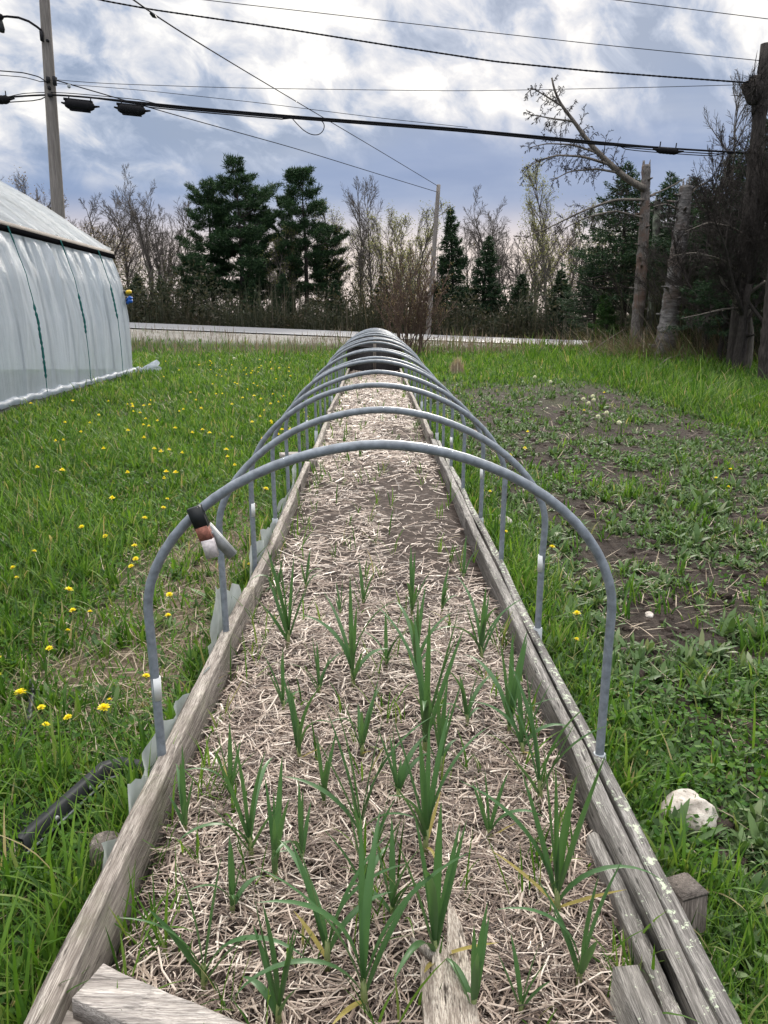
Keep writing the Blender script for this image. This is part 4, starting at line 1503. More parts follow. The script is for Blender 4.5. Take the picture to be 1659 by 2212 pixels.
def conifer(seed, h, w, kind, dens=1.0, leaf='pine', bark='bark_d', lo=.2, cs=.2, name='pine_tree', lean=0, deadlow=False):
    r = np.random.default_rng(seed)
    A, B = MB(), MB()
    P, d = path(r, np.array([0, 0, -.2]), (lean, 0, 1), h, 14, .02, .02)
    tube(A, P, np.linspace(h * .02, .02, 15), 8)
    Ps, Ds = [], []
    nw = int(h * (1.55 if kind == 'pine' else 3.6))
    for wi in range(nw):
        f = lo + (1 - lo) * ((wi + r.random() * .6) / nw)
        i = f * 14; i0 = min(int(i), 13)
        p0 = P[i0] + (P[i0 + 1] - P[i0]) * (i - i0)
        g = (f - lo) / (1 - lo)
        if kind == 'pine':
            prof = (np.interp(g, [0, .15, .4, .7, .9, 1], [.8, 1.0, .95, .72, .4, .12])) * r.uniform(.5, 1.15)
            nb = r.integers(4, 6)
        else:
            prof = np.interp(g, [0, .1, .5, 1], [.7, 1.0, .62, .03]) * r.uniform(.75, 1.12)
            nb = r.integers(5, 8)
        a0 = r.uniform(0, 6.28)
        for b in range(nb):
            az = a0 + b * 2 * PI / nb + r.normal(0, .25)
            L = w / 2 * prof * (r.uniform(.5, 1.35) if kind == 'pine' else r.uniform(.65, 1.15))
            if L < .08: continue
            el = (.02 + .5 * g * g + r.normal(0, .1)) if kind == 'pine' else (-.18 + .5 * g ** 2)
            dd = np.array([math.cos(az) * math.cos(el), math.sin(az) * math.cos(el), math.sin(el)])
            Q, de = path(r, p0, dd, L, 5, .07, .09 if kind == 'pine' else (.05 if g < .6 else .06))
            tube(A, Q, np.linspace(max(.012, L * .016), .006, 6), 4, cap=False)
            if deadlow and g < .25 and r.random() < .7:
                continue
            m = int(max(4, 26 * L * dens))
            for _ in range(m):
                s = (.38 if kind == 'pine' else .12) + (.62 if kind == 'pine' else .9) * r.random() ** .8
                i = s * 5; q0 = min(int(i), 4)
                q = Q[q0] + (Q[q0 + 1] - Q[q0]) * (i - q0)
                td = unit(Q[q0 + 1] - Q[q0])
                lat = unit(np.cross(td, [0, 0, 1])) * r.choice([-1, 1])
                off = L * .34 * (1 - s * .55) * r.random() ** .8
                c = q + lat * off + td * off * .5 + np.array([0, 0, (r.normal(.02, .04) if kind == 'pine' else r.normal(-.05, .06)) ])
                Ps.append(c); Ds.append(unit(lat * .8 + td * .9 + np.array([0, 0, .35 if kind == 'pine' else -.12])))
    Ps, Ds = np.array(Ps), np.array(Ds)
    k = 13 if kind == 'pine' else 6
    P2 = np.repeat(Ps, k, 0) + r.normal(0, 1, (len(Ps) * k, 3)) * cs * np.array((.45, .45, .2) if kind == 'pine' else (.22, .22, .22))
    D2 = np.repeat(Ds, k, 0) + r.normal(0, .75 if kind == 'pine' else .5, (len(Ps) * k, 3))
    cards(B, P2, D2, r.uniform(.6, 1.35, len(P2)) * cs, r.uniform(.1, .22, len(P2)) * cs * (1 if kind == 'pine' else 1.5))
    root = thing(name, 'x', 'tree')
    A.build('trunk', M[bark], root, smooth=True)
    B.build('crown', M[leaf], root)
    return root


def copy_tree(root):
    c = root.copy()
    COL.objects.link(c)
    for ch in root.children:
        d = ch.copy()
        COL.objects.link(d)
        d.parent = c
    return c


USED = set()


def plant(root, ph, x, ytop, Y, label, group=None, xs=1.0, name=None, rz=None, base_dx=0):
    """stand a prototype of height ph so that it grows at column x, depth Y, its top near row ytop"""
    o = root if root not in USED else copy_tree(root)
    USED.add(root)
    b = at_y(x, 690, Y)
    z = float(gz(np.clip(b[0], -60, 60), min(Y, 60)))
    ht = at_y(x, ytop, Y)[2] - z
    s = ht / ph
    o.location = (b[0], Y, z)
    o.scale = (s * xs, s * xs, s)
    o.rotation_euler = (0, 0, rng.uniform(0, 6.28) if rz is None else rz)
    o['label'] = label
    if group: o['group'] = group
    return o


PB = {
    'tall1': proto_bare(11, 9, 'tall', 'bark', 'twig'),
    'tall2': proto_bare(12, 9, 'tall', 'bark', 'twig'),
    'tallb': proto_bare(13, 9, 'tall', 'bark', 'twig', 'bud', 2600, .10),
    'spr1': proto_bare(21, 9, 'spread', 'bark', 'twig_d'),
    'sprD': proto_bare(24, 9, 'spread', 'bark_vd', 'bark_vd'),
    'spr2': proto_bare(22, 9, 'spread', 'bark', 'twig'),
    'sprb': proto_bare(23, 9, 'spread', 'bark_d', 'twig', 'bud_r', 2400, .10),
    'clm': proto_bare(31, 9, 'clump', 'bark', 'twig'),
    'clmb': proto_bare(32, 9, 'clump', 'bark', 'twig', 'bud', 3200, .10),
}
TG = 'bare trees of the wood beyond the road'
TL = [
    ('spr1', 28, 325, 47, 'spreading bare tree rising above the greenhouse roof left of the tall pole', 1.0),
    ('clm', 78, 405, 52, 'slim bare tree between the greenhouse roof and the tall pole', 1.0),
    ('sprb', 172, 415, 50, 'round crowned budding tree just right of the tall left pole', 1.15),
    ('spr1', 232, 420, 54, 'bare tree with dark twigs second right of the tall left pole', 1.0),
    ('tall1', 283, 432, 56, 'narrow bare tree between the budding tree and the tallest one on the left', 1.0),
    ('spr2', 330, 392, 50, 'tallest bare tree left of the big pines', .85),
    ('clm', 372, 438, 54, 'bare multi stemmed tree between the tallest bare one and the left pine', 1.0),
    ('tall2', 403, 452, 58, 'faint bare tree touching the left side of the big left pine', 1.0),
    ('tallb', 590, 505, 50, 'small budding tree in the gap between the two big pines', 1.0),
    ('tallb', 742, 455, 53, 'budding tree right against the right side of the second pine', 1.0),
    ('tall1', 778, 405, 54, 'tallest thin bare tree right of the second pine', .75),
    ('tall2', 806, 412, 52, 'slim bare tree beside the tallest thin one right of the pines', .8),
    ('clmb', 848, 440, 49, 'broad budding clump of stems left of the slender leaning pole', .95),
    ('clmb', 888, 446, 50, 'budding multi stemmed tree just left of the slender leaning pole', .9),
    ('spr2', 1050, 432, 55, 'round headed bare tree behind the two small spruces', .95),
    ('clm', 1112, 500, 52, 'low bare tree right of the two small spruces', 1.0),
    ('tall1', 1142, 462, 56, 'thin bare tree left of the tallest budding tree on the right', .8),
    ('tallb', 1182, 372, 47, 'tallest budding tree in front of the wood under the dead leaning stem', .75),
    ('clmb', 1226, 440, 52, 'pale budding tree between the tallest budding one and the dead trunk', .9),
    ('clm', 1270, 478, 50, 'bare tree just left of the dark spruce branches', .9),
    ('tallb', 1312, 480, 54, 'budding tree seen through the dark spruce branches', .9),
]
for (k, x, y, Y, lab, xs) in TL:
    plant(PB[k], 9, x, y, Y, lab, TG, xs)
BK = 'faint bare tree standing deeper in the wood behind the front row'
kk = [q for q in PB if q != 'sprD']
for i, x in enumerate(np.linspace(90, 1560, 22)):
    plant(PB[kk[(i * 5) % 8]], 9, x + rng.uniform(-16, 16), rng.uniform(478, 540), rng.uniform(58, 76), BK, 'bare trees deeper in the wood', rng.uniform(.8, 1.1))

pineA = conifer(41, 11, 6.6, 'pine', 1.0, 'pine', 'bark_d', .2, .26)
plant(pineA, 11, 523, 340, 51, 'tallest white pine with a ragged dark crown left of centre', None, 1.02)
pineB = conifer(42, 10.5, 5.6, 'pine', 1.0, 'pine', 'bark_d', .22, .26)
plant(pineB, 10.5, 462, 386, 52, 'shorter white pine grown against the left flank of the tallest pine', None, .95)
pineC = conifer(43, 11, 5.6, 'pine', 1.0, 'pine', 'bark_d', .26, .26)
plant(pineC, 11, 664, 364, 51, 'round topped white pine right of the tallest one', None, .95)
plant(pineB, 10.5, 560, 400, 53, 'third pine leader close behind the right side of the tallest pine', None, .7)
plant(pineC, 11, 630, 420, 53.5, 'thin pine between the tallest and the round topped pine', None, .6)
plant(pineB, 10.5, 418, 545, 49, 'low young pine at the foot of the left pines', None, 1.3)
plant(pineC, 11, 705, 485, 53, 'smaller pine behind the right flank of the round topped pine', None, 1.0)
spA = conifer(51, 8, 3.2, 'spruce', 1.3, 'spruce', 'bark_d', .12, .2, 'spruce_tree')
plant(spA, 8, 980, 435, 50, 'pointed dark spruce right of the slender leaning pole', None, .95)
spB = conifer(52, 8, 3.4, 'spruce', 1.0, 'spruce', 'bark_d', .1, .2, 'spruce_tree')
plant(spB, 8, 1042, 500, 49, 'second lower spruce with sparse shelves of branches right of the pointed one', None, 1.25)
for (x, y, Y, lab, p, ph, xs) in (
        (612, 585, 48, 'low dark spruce filling the gap under the two big pines', spB, 8, 1.3), (545, 600, 47.5, 'low spruce at the foot of the tallest pine', spA, 8, 1.5),
        (730, 600, 48, 'low dark spruce right of the round topped pine foot', spA, 8, 1.4), (355, 590, 49, 'low dark spruce left of the pines under the bare trees', spB, 8, 1.4),
        (820, 590, 49, 'low spruce behind the far end of the hoops', spB, 8, 1.3), (1120, 585, 48, 'rounded low spruce right of the second spruce', spB, 8, 1.6), (1215, 575, 47, 'low grey green spruce behind the dead leaning tree', spA, 8, 1.6),
        (945, 600, 49, 'low spruce hidden behind the slender leaning pole', spA, 8, 1.4), (300, 585, 48, 'low dark spruce just right of the greenhouse corner', spA, 8, 1.5)):
    plant(p, ph, x, y, Y, lab, 'small spruces at the edge of the wood', xs)

# conifers at the right, nearer
spC = conifer(61, 8, 6.0, 'spruce', 1.05, 'spruce', 'bark_d', .3, .15, 'spruce_tree', deadlow=True)
plant(spC, 8, 1345, 335, 33, 'dark spruce whose branches spread left behind the pale dead trunk', None, .95)
spD = conifer(62, 8, 5.8, 'spruce', .95, 'spruce', 'bark_d', .3, .15, 'spruce_tree', deadlow=True)
plant(spD, 8, 1432, 352, 31, 'dark spruce between the two dead trunks', None, 1.0)
plant(spC, 8, 1290, 560, 34.5, 'low dark spruce left behind the bushy green cedar', None, 1.3)
plant(spD, 8, 1385, 420, 35, 'dark spruce directly behind the pale dead trunk', None, 1.2)
plant(spC, 8, 1560, 470, 21.5, 'low ragged spruce left of the right edge pole', None, 1.0)
plant(spC, 8, 1500, 372, 29, 'dark spruce right of the peeling dead trunk', None, 1.0)
plant(spD, 8, 1556, 318, 26, 'dark spruce left of the right edge pole', None, .9)
plant(spC, 8, 1640, 240, 24, 'tall dark spruce behind the right edge pole', None, .85)
plant(spD, 8, 1745, 260, 22, 'dark spruce mostly beyond the right edge', None, .9)
ced = conifer(63, 4, 2.4, 'spruce', 3.0, 'cedar', 'bark_d', .05, .13, 'cedar_tree')
plant(ced, 4, 1318, 625, 31.5, 'bushy green cedar left of the pale dead trunk', None, 1.3)
plant(ced, 4, 1510, 600, 27, 'dull green cedar behind the peeling dead trunk', None, 1.3)
plant(ced, 4, 1440, 620, 30, 'dull green cedar between the two dead trunks', None, 1.25)
for (x, y, Y, lab, k, xs) in ((1530, 330, 23.5, 'twiggy bare tree in the dark thicket left of the right edge pole', 'sprD', .9), (1620, 270, 22.5, 'twiggy bare tree tangled behind the right edge pole', 'sprD', .8), (1580, 420, 21.8, 'low tangled bare tree at the foot of the right edge pole', 'sprD', 1.2), (1672, 300, 18.4, 'dark bare tree cut by the right edge of the picture', 'sprD', 1.0), (1600, 330, 18.7, 'fine twigged bare tree standing in front of the right edge pole', 'sprD', 1.0), (1395, 520, 32, 'low twiggy bare tree between the pale dead trunk and the road', 'sprD', 1.3), (1570, 210, 24.5, 'thin pale twigged tree rising left of the right edge pole', 'tall2', .7),
                           (1480, 450, 26.5, 'bare tree right behind the peeling dead trunk', 'sprD', 1.0)):
    plant(PB[k], 9, x, y, Y, lab, 'bare trees of the right thicket', xs)


def dead_tree(label, axis, Y, radii, bark, name='dead_tree', limbs=(), knots=0):
    pts = np.array([at_y(x, y, Y) for x, y in axis])
    zb = float(gz(pts[-1][0], Y)) - .15
    pts[-1][2] = zb
    base = pts[-1].copy(); base[2] += .15
    t = thing(name, label, 'tree', base)
    n = 90
    d = np.concatenate([[0], np.cumsum(np.linalg.norm(np.diff(pts, axis=0), axis=1))])
    ss = np.linspace(0, d[-1], n)
    P = np.stack([np.interp(ss, d, pts[:, a]) for a in range(3)], 1) - base
    rr = np.interp(ss, d, radii) * (1 + smooth_noise(n, 3, .05))
    mb = MB()
    tube(mb, P, rr * .9, 18, rough=.022)
    # broken top
    for k in range(5):
        a = rng.uniform(0, 6.28)
        q = P[0] + np.array([math.cos(a), math.sin(a), 0]) * rr[0] * .6
        tube(mb, [q - [0, 0, .15], q + [rng.normal(0, .02), 0, rng.uniform(.08, .25)]], [.05, .01], 4)
    for k in range(knots):
        i = rng.integers(4, n - 3)
        a = rng.uniform(2.6, 6.8)
        dr = np.array([math.cos(a), math.sin(a), .15])
        tube(mb, [P[i] + dr * rr[i] * .8, P[i] + dr * (rr[i] + rng.uniform(.06, .3))], [.05, .02], 5)
    mb.build('trunk', M[bark], t, smooth=True)
    r = np.random.default_rng(int(axis[0][0]))
    for (nm, lpx, r0, r1, twn, twl, trop, lab) in limbs:
        q = np.array([at_y(x, y, Y + dy) for x, y, dy in lpx])
        dq = np.concatenate([[0], np.cumsum(np.linalg.norm(np.diff(q, axis=0), axis=1))])
        m = 24
        sq = np.linspace(0, dq[-1], m)
        Q = np.stack([np.interp(sq, dq, q[:, a]) for a in range(3)], 1)
        for _ in range(3): Q[1:-1] = .25 * Q[:-2] + .5 * Q[1:-1] + .25 * Q[2:]
        Q -= base
        mb = MB()
        tube(mb, Q, np.linspace(r0, r1, m), 8)
        o = mb.build(nm, M['deadwood'], t, smooth=True)
        if lab: o['label'] = lab
        if twn:
            tw = MB()
            mbs = {0: tw, 1: tw, 2: tw, 3: tw}
            MINR[0] = .0075
            sub(r, mbs, Q, unit(Q[-1] - Q[-2]), twl, r0 * .35, 0, [(int(twn * 1.7), 1.0, .9, .16, trop, .08), (8, .8, .42, .2, trop * .8, .12), (5, .7, .5, .22, trop, .15)], [])
            MINR[0] = .0085
            tw.build('twigs', M['bark_vd'], o)
    return t


DY = 28.5
dead_tree('pale dead trunk whose snapped top leans out to the left over the road', [(1396, 356), (1392, 480), (1384, 620), (1376, 700), (1372, 768)], DY,
          [.16, .19, .23, .24, .29], 'bark_p', limbs=[
              ('snapped_stem', [(1392, 408, -.1), (1350, 385, -.2), (1315, 352, -.3), (1275, 313, -.3), (1240, 262, -.3), (1210, 225, -.3), (1197, 198, -.3), (1192, 168, -.3)], .13, .03, 14, 1.1, -.1, 'broken stem leaning left from the trunk'),
              ('limb', [(1238, 262, -.3), (1205, 258, -.4), (1170, 252, -.5), (1140, 246, -.5)], .035, .012, 9, .7, -.16, None),
              ('limb', [(1212, 228, -.3), (1180, 208, -.4), (1150, 190, -.4), (1135, 205, -.4)], .035, .012, 9, .6, -.14, None),
              ('limb', [(1290, 330, -.3), (1235, 312, -.4), (1180, 310, -.6), (1140, 320, -.7)], .04, .012, 10, .8, -.16, None),
              ('limb', [(1318, 356, -.3), (1260, 338, -.5), (1200, 335, -.8), (1150, 352, -.9), (1130, 375, -.9)], .05, .012, 12, .9, -.16, None),
              ('limb', [(1330, 372, -.3), (1290, 365, -.3), (1230, 370, -.6), (1190, 392, -.8)], .04, .012, 9, .8, -.14, None),
              ('limb', [(1392, 432, -.1), (1330, 430, -.4), (1260, 455, -.9), (1190, 490, -1.3), (1130, 515, -1.5)], .05, .012, 10, 1.0, -.06, None),
              ('limb', [(1388, 470, -.1), (1330, 455, -.4), (1270, 468, -.9), (1205, 500, -1.3)], .04, .012, 9, .8, -.06, None),
              ('limb', [(1398, 425, .1), (1440, 408, .2), (1480, 385, .2)], .035, .012, 0, .6, -.02, None)], knots=12)
dead_tree('thinner lichen spotted dark trunk just behind the pale dead trunk', [(1420, 436), (1418, 500), (1412, 640), (1404, 765)], 29.6, [.13, .16, .2, .22], 'bark_l', 'dark_trunk', knots=14)
dead_tree('stout dead trunk with peeling pale bark and ragged top', [(1482, 402), (1474, 480), (1457, 600), (1444, 700), (1434, 785)], 24.5, [.2, .23, .27, .31, .37], 'bark_b', limbs=[
    ('limb', [(1478, 430, 0), (1505, 405, .2), (1530, 392, .4)], .06, .02, 8, .8, -.02, None),
    ('limb', [(1470, 455, 0), (1440, 440, -.2), (1415, 445, -.3)], .04, .012, 7, .6, -.05, None),
    ('limb', [(1462, 560, 0), (1520, 540, -.3), (1570, 500, -.4)], .03, .01, 9, .9, -.03, None)], knots=16)
dead_tree('twisted double stemmed bare tree at the foot of the right edge pole', [(1640, 420), (1622, 520), (1608, 610), (1604, 660), (1606, 720), (1600, 770), (1592, 808)], 19.2, [.05, .07, .085, .1, .12, .13, .15], 'bark_d', 'bare_tree', limbs=[
    ('limb', [(1605, 690, 0), (1585, 645, -.1), (1560, 610, -.2), (1545, 560, -.2)], .06, .015, 9, 1.1, .0, None),
    ('limb', [(1602, 665, 0), (1560, 668, -.4), (1510, 680, -.8), (1470, 688, -1.0)], .03, .008, 8, .7, -.02, None),
    ('limb', [(1610, 640, 0), (1650, 610, -.2), (1700, 600, -.3)], .05, .012, 8, 1.0, .0, None),
    ('limb', [(1612, 600, 0), (1560, 560, -.4), (1500, 545, -.9), (1455, 552, -1.2)], .035, .008, 12, .8, -.03, None),
    ('limb', [(1625, 520, 0), (1580, 490, -.3), (1530, 480, -.6), (1480, 500, -.8)], .035, .008, 12, .8, -.03, None),
    ('second_stem', [(1612, 650, .1), (1622, 720, .1), (1618, 770, .1), (1612, 812, .1)], .07, .1, 0, 0, 0, None)], knots=4)
dead_tree('dark trunk base at the very right edge of the lawn', [(1706, 150), (1684, 450), (1664, 700), (1655, 828)], 17.0, [.07, .13, .18, .22], 'bark_d', 'dark_trunk', knots=4)

# shrub with many thin stems at the far end of the bed
def shrub():
    r = np.random.default_rng(77)
    b = at_y(885, 742, 27.5)
    b[2] = float(gz(b[0], b[1]))
    t = thing('bare_shrub', 'leafless shrub of many thin reddish stems beyond the far end of the hoops', 'shrub', b)
    A, B = MB(), MB()
    tips = []
    for k in range(46):
        a = r.uniform(0, 6.28); le = abs(r.normal(.0, .34))
        d = (math.cos(a) * math.sin(le), math.sin(a) * math.sin(le) * .6, math.cos(le))
        P, dd = path(r, np.array([r.normal(0, .35), r.normal(0, .25), -.05]), d, r.uniform(1.8, 3.5), 8, .05, .0)
        tube(A, P, np.linspace(.017, .006, 9), 4, cap=False)
        sub(r, {0: B, 1: B, 2: B, 3: B}, P, dd, 1.4, .011, 0, [(9, .45, .5, .1, .06, .3), (4, .5, .5, .12, .05, .2)], tips)
    A.build('stems', M['twig_r'], t)
    B.build('twigs', M['twig_r'], t)
    T = np.array([q[0] for q in tips])
    i = r.integers(0, len(T), 1500)
    C = MB()
    cards(C, T[i] + r.normal(0, .05, (1500, 3)), r.normal(0, 1, (1500, 3)), .05, .035)
    C.build('buds', M['bud_r'], t)


shrub()


# ------------------------------------------------------------------ undergrowth (nobody could count it)
def brush():
    mb = MB()
    n = 9000
    x = rng.uniform(-32, 18, n)
    y = 44.6 + np.abs(rng.normal(0, 5.0, n))
    L = rng.uniform(.8, 2.8, n) * (.5 + .8 * vnoise(x, y, 3, 21))
    blades(mb, np.stack([x, y, gz(x, y)], -1), rng.uniform(0, 6.28, n), L, rng.uniform(.02, .05, n), np.abs(rng.normal(0, .18, n)), rng.normal(0, .35, n), S=3, tip=.2)
    m = 80000
    x = rng.uniform(-32, 18, m)
    y = 44.8 + np.abs(rng.normal(0, 4.5, m))
    hmax = 1.2 + 5.6 * vnoise(x, y, 2.4, 22) * vnoise(x, y, .8, 26) * 1.2
    z = gz(x, y) + hmax * rng.random(m) ** 1.5
    cards(mb, np.stack([x, y, z], -1), rng.normal(0, 1, (m, 3)) + [0, 0, .4], rng.uniform(.12, .34, m), rng.uniform(.03, .12, m))
    o = mb.build('undergrowth', M['brush'])
    props(o, 'dense dark undergrowth along the edge of the wood', kind='stuff')
    # right-hand thicket
    mb = MB()
    c = []
    m = 30000
    x = rng.uniform(9.2, 17, m); y = rng.uniform(20.5, 34, m)
    edge = 9.6 + (31 - y) * .12
    k = x > edge + (31 - y) * .0
    x, y = x[k], y[k]
    m = len(x)
    hmax = 2.2 + 2.6 * vnoise(x, y, 1.6, 23)
    z = gz(x, y) + hmax * rng.random(m)
    cards(mb, np.stack([x, y, z], -1), rng.normal(0, 1, (m, 3)) + [0, 0, .3], rng.uniform(.07, .2, m), rng.uniform(.02, .07, m))
    n = 3500
    x = rng.uniform(9.4, 17, n); y = rng.uniform(20, 32, n)
    blades(mb, np.stack([x, y, gz(x, y)], -1), rng.uniform(0, 6.28, n), rng.uniform(1, 4, n), rng.uniform(.012, .03, n), np.abs(rng.normal(.2, .25, n)), rng.normal(.3, .5, n), S=5, tip=.2)
    o = mb.build('thicket', M['brush'])
    props(o, 'dark twiggy thicket under the trees on the right', kind='stuff')
    # dry weeds between lawn and road, and around the dead trunks
    mb = MB()
    n = 9500
    x = rng.uniform(-15, 14, n); y = rng.uniform(26.2, 34.6, n)
    dn = .25 + .9 * vnoise(x, y, 1.3, 24) - .35 * (y < 28) - .3 * ((x < -2.5) & (y > 30.5))
    k = rng.random(n) < dn
    x, y = x[k], y[k]
    n = len(x)
    L = rng.uniform(.18, .75, n) * (.5 + .9 * vnoise(x, y, 1.1, 25)) * np.where(y > 32.5, .55, 1) * np.where((x > -2) & (x < 4), 1.15, .9)
    blades(mb, np.stack([x, y, gz(x, y)], -1), rng.uniform(0, 6.28, n), L, rng.uniform(.012, .026, n), np.abs(rng.normal(.05, .2, n)), rng.normal(.2, .45, n), S=3, tip=.25)
    n = 2600
    x = 9.3 + rng.normal(0, 1.2, n); y = 26 + rng.normal(0, 2.3, n)
    blades(mb, np.stack([x, y, gz(x, y)], -1), rng.normal(3.5, 1.0, n), rng.uniform(.5, 1.5, n), rng.uniform(.01, .02, n), rng.uniform(.3, 1.1, n), rng.uniform(.2, .9, n), S=5, tip=.25)
    n = 1500
    x = rng.uniform(10.2, 13, n); y = 24.5 - (x - 9.6) * 1.3 + rng.normal(0, .9, n)
    blades(mb, np.stack([x, y, gz(x, y)], -1), rng.normal(3.5, 1.0, n), rng.uniform(.4, 1.4, n), rng.uniform(.008, .016, n), rng.uniform(.3, 1.1, n), rng.uniform(.2, .9, n), S=5, tip=.25)
    o = mb.build('dry_weeds', M['dry'])
    props(o, 'dry brown weeds between the lawn and the road', kind='stuff')


brush()


# ------------------------------------------------------------------ lawn, weeds
def lawn():
    mb = MB()
    N = 560000
    u = rng.random(N)
    y = .9 * (32.5 / .9) ** u
    hw = .60 * y + 2.6
    x = rng.uniform(-1, 1, N) * hw
    out = (x < BX0 + BC - .06) | (x > BX1 + BC + .1) | (y > 18.8)
    # inside greenhouse?
    gside = (G0[0] + (GH_Y - y) * math.tan(R(2.2)) * 1.0)
    gside = G0[0] + G_DIR[0] * (GH_Y - y)
    out &= ~((y < GH_Y + .1) & (x < gside + .02))
    d = np.ones(N)
    garden = sst((x - .85) / .3) * (1 - sst((y - 15) / 4))
    patch = vnoise(x, y, .55, 31) * .6 + vnoise(x, y, .2, 32) * .4
    farr = sst((x - 4.3 + .3 * (patch - .5)) / .9) * sst((y - 8.0) / 2.0)
    gd = np.clip((patch - .56) * 5, .0, .8) * .45
    tr_ = (x > -1.4) & (x < -.78) & (y > 1.45) & (y < 2.15)
    d *= np.where(tr_, .22, 1)
    d *= np.where((x - .94) ** 2 + (y - 1.98) ** 2 < .035, .15, 1)
    near_right = garden * (1 - sst((y - 2.4) / .8))
    gd = gd * (1 - near_right) + near_right * np.clip((patch - .46) * 2.2, .03, .34)
    garden = garden * (1 - farr)
    d = d * (1 - garden) + gd * garden
    worn = sst((x + 1.75) / .35) * (1 - sst((x + .8) / .15)) * sst((y - 2.3) / .8) * (1 - sst((y - 5.0) / 1.5))
    d *= 1 - .8 * worn
    d *= 1 - .7 * sst((y - 28.5) / 3)
    d *= np.clip(.55 + .75 * vnoise(x, y, .35, 33), 0, 1)
    k = out & (rng.random(N) < d)
    x, y, garden, farr = x[k], y[k], garden[k], farr[k]
    n = len(x)
    tall = vnoise(x, y, .9, 34)
    L = rng.lognormal(0, .35, n) * .085 * (.65 + .8 * tall) * (1 + y / 30)
    L *= np.where(farr > .5, 1.35, 1) * np.where(garden > .5, .7, 1)
    L = np.where((x > 5) & (y > 12), L * 1.25, np.where((x < 0) & (y > 6), L * .85, L))
    W = rng.uniform(.0022, .0046, n) * (1 + y / 3.6)
    lean = np.abs(rng.normal(.1, .3, n)) + .1
    blades(mb, np.stack([x, y, gz(x, y) - .01], -1), rng.uniform(0, 6.28, n), L, W, lean, rng.uniform(.1, 1.3, n), S=3, tip=.08)
    # coarse tall grass along the outside of the boards and in the near corners
    P, Lc, Wc = [], [], []
    spots = []
    for _ in range(110): spots.append((BC - .68 - abs(rng.normal(0, .05)), rng.uniform(1.2, 6.5), rng.uniform(.12, .24)))
    for _ in range(40): spots.append((BC + .75 + abs(rng.normal(0, .05)), rng.uniform(1.6, 6.5), rng.uniform(.12, .22)))
    for _ in range(70): spots.append((rng.uniform(-1.5, -.7), rng.choice([rng.uniform(1.1, 1.5), rng.uniform(1.1, 1.55), rng.uniform(1.5, 2.3)]), rng.uniform(.17, .33)))
    for _ in range(12): spots.append((rng.uniform(.76, 1.5), rng.uniform(1.1, 2.6), rng.uniform(.12, .24)))
    for _ in range(150): 
        yy = rng.uniform(2, 17); spots.append((BC + rng.choice([-.69, .74]) , yy, rng.uniform(.1, .22)))
    for _ in range(260):
        yy = rng.uniform(2.5, 12); spots.append((rng.uniform(-.55 * yy, -1.0), yy, rng.uniform(.1, .2)))
    for _ in range(70):
        yy = rng.uniform(2.2, 8); spots.append((rng.uniform(1.1, .55 * yy + .3), yy, rng.uniform(.1, .18)))
    for (sx_, sy_, hh) in spots:
        m = rng.integers(7, 15)
        P.append(np.stack([sx_ + rng.normal(0, .025, m), sy_ + rng.normal(0, .025, m), np.zeros(m)], -1))
        Lc.append(hh * rng.uniform(.6, 1.25, m)); Wc.append(rng.uniform(.005, .0105, m) * (1 + sy_ / 9))
    P = np.concatenate(P); Lc = np.concatenate(Lc); Wc = np.concatenate(Wc)
    P[:, 2] = gz(P[:, 0], P[:, 1]) - .01
    k = (P[:, 0] < BX0 + BC - .06) | (P[:, 0] > BX1 + BC + .1)
    P, Lc, Wc = P[k], Lc[k], Wc[k]
    m = len(P)
    blades(mb, P, rng.uniform(0, 6.28, m), Lc, Wc, np.abs(rng.normal(.1, .25, m)), rng.uniform(.1, 1.7, m), S=7, fold=.25, tip=.03, wp=.2)
    # grass seedlings inside the bed
    m = 620
    x = rng.uniform(BX0 + .03, BX1, m); y = 1.2 * (17 / 1.2) ** rng.random(m)
    edge = np.abs(x - BC) > .46
    k = edge | (rng.random(m) < .35)
    x, y = x[k], y[k]
    xs = np.repeat(x, 4) + rng.normal(0, .012, len(x) * 4); ys = np.repeat(y, 4) + rng.normal(0, .012, len(x) * 4)
    m = len(xs)
    blades(mb, np.stack([xs, ys, soil_z(xs, ys)], -1), rng.uniform(0, 6.28, m), rng.uniform(.05, .2, m), rng.uniform(.002, .006, m) * (1 + ys / 8), np.abs(rng.normal(.2, .3, m)), rng.uniform(.1, 1.2, m), S=5, tip=.05)
    o = mb.build('lawn_grass', M['grass'])
    props(o, 'green grass of the lawn and along the bed', kind='stuff')
    print('grass faces', len(o.data.polygons))

    # broad-leaved weeds and clover
    mb = MB(); mc = MB()
    NR = 52000
    y = 1.3 * (20 / 1.3) ** rng.random(NR)
    x = rng.uniform(-1, 1, NR) * (.6 * y + 1.6)
    out = (x < BX0 + BC - .1) | (x > BX1 + BC + .12)
    out &= ~(x < G0[0] + G_DIR[0] * (GH_Y - y) + .05)
    right = x > 0
    pn = vnoise(x, y, .5, 41) * .55 + vnoise(x, y, .17, 42) * .45
    dn = np.where(right, np.clip((pn - .42) * 6, 0.04, .95), .16 * (pn > .5))
    dn = np.where(right & (x < 1.15), np.maximum(dn, .6), dn)
    k = out & (rng.random(NR) < dn)
    x, y, right = x[k], y[k], right[k]
    n = len(x)
    nl = 8
    X = np.repeat(x, nl) + rng.normal(0, .012, n * nl); Y = np.repeat(y, nl) + rng.normal(0, .012, n * nl)
    sz = np.repeat(rng.lognormal(0, .35, n) * .038 * (1 + y / 24), nl)
    az = np.tile(np.arange(nl) * 2 * PI / nl, n) + np.repeat(rng.uniform(0, 6.28, n), nl) + rng.normal(0, .4, n * nl)
    m = n * nl
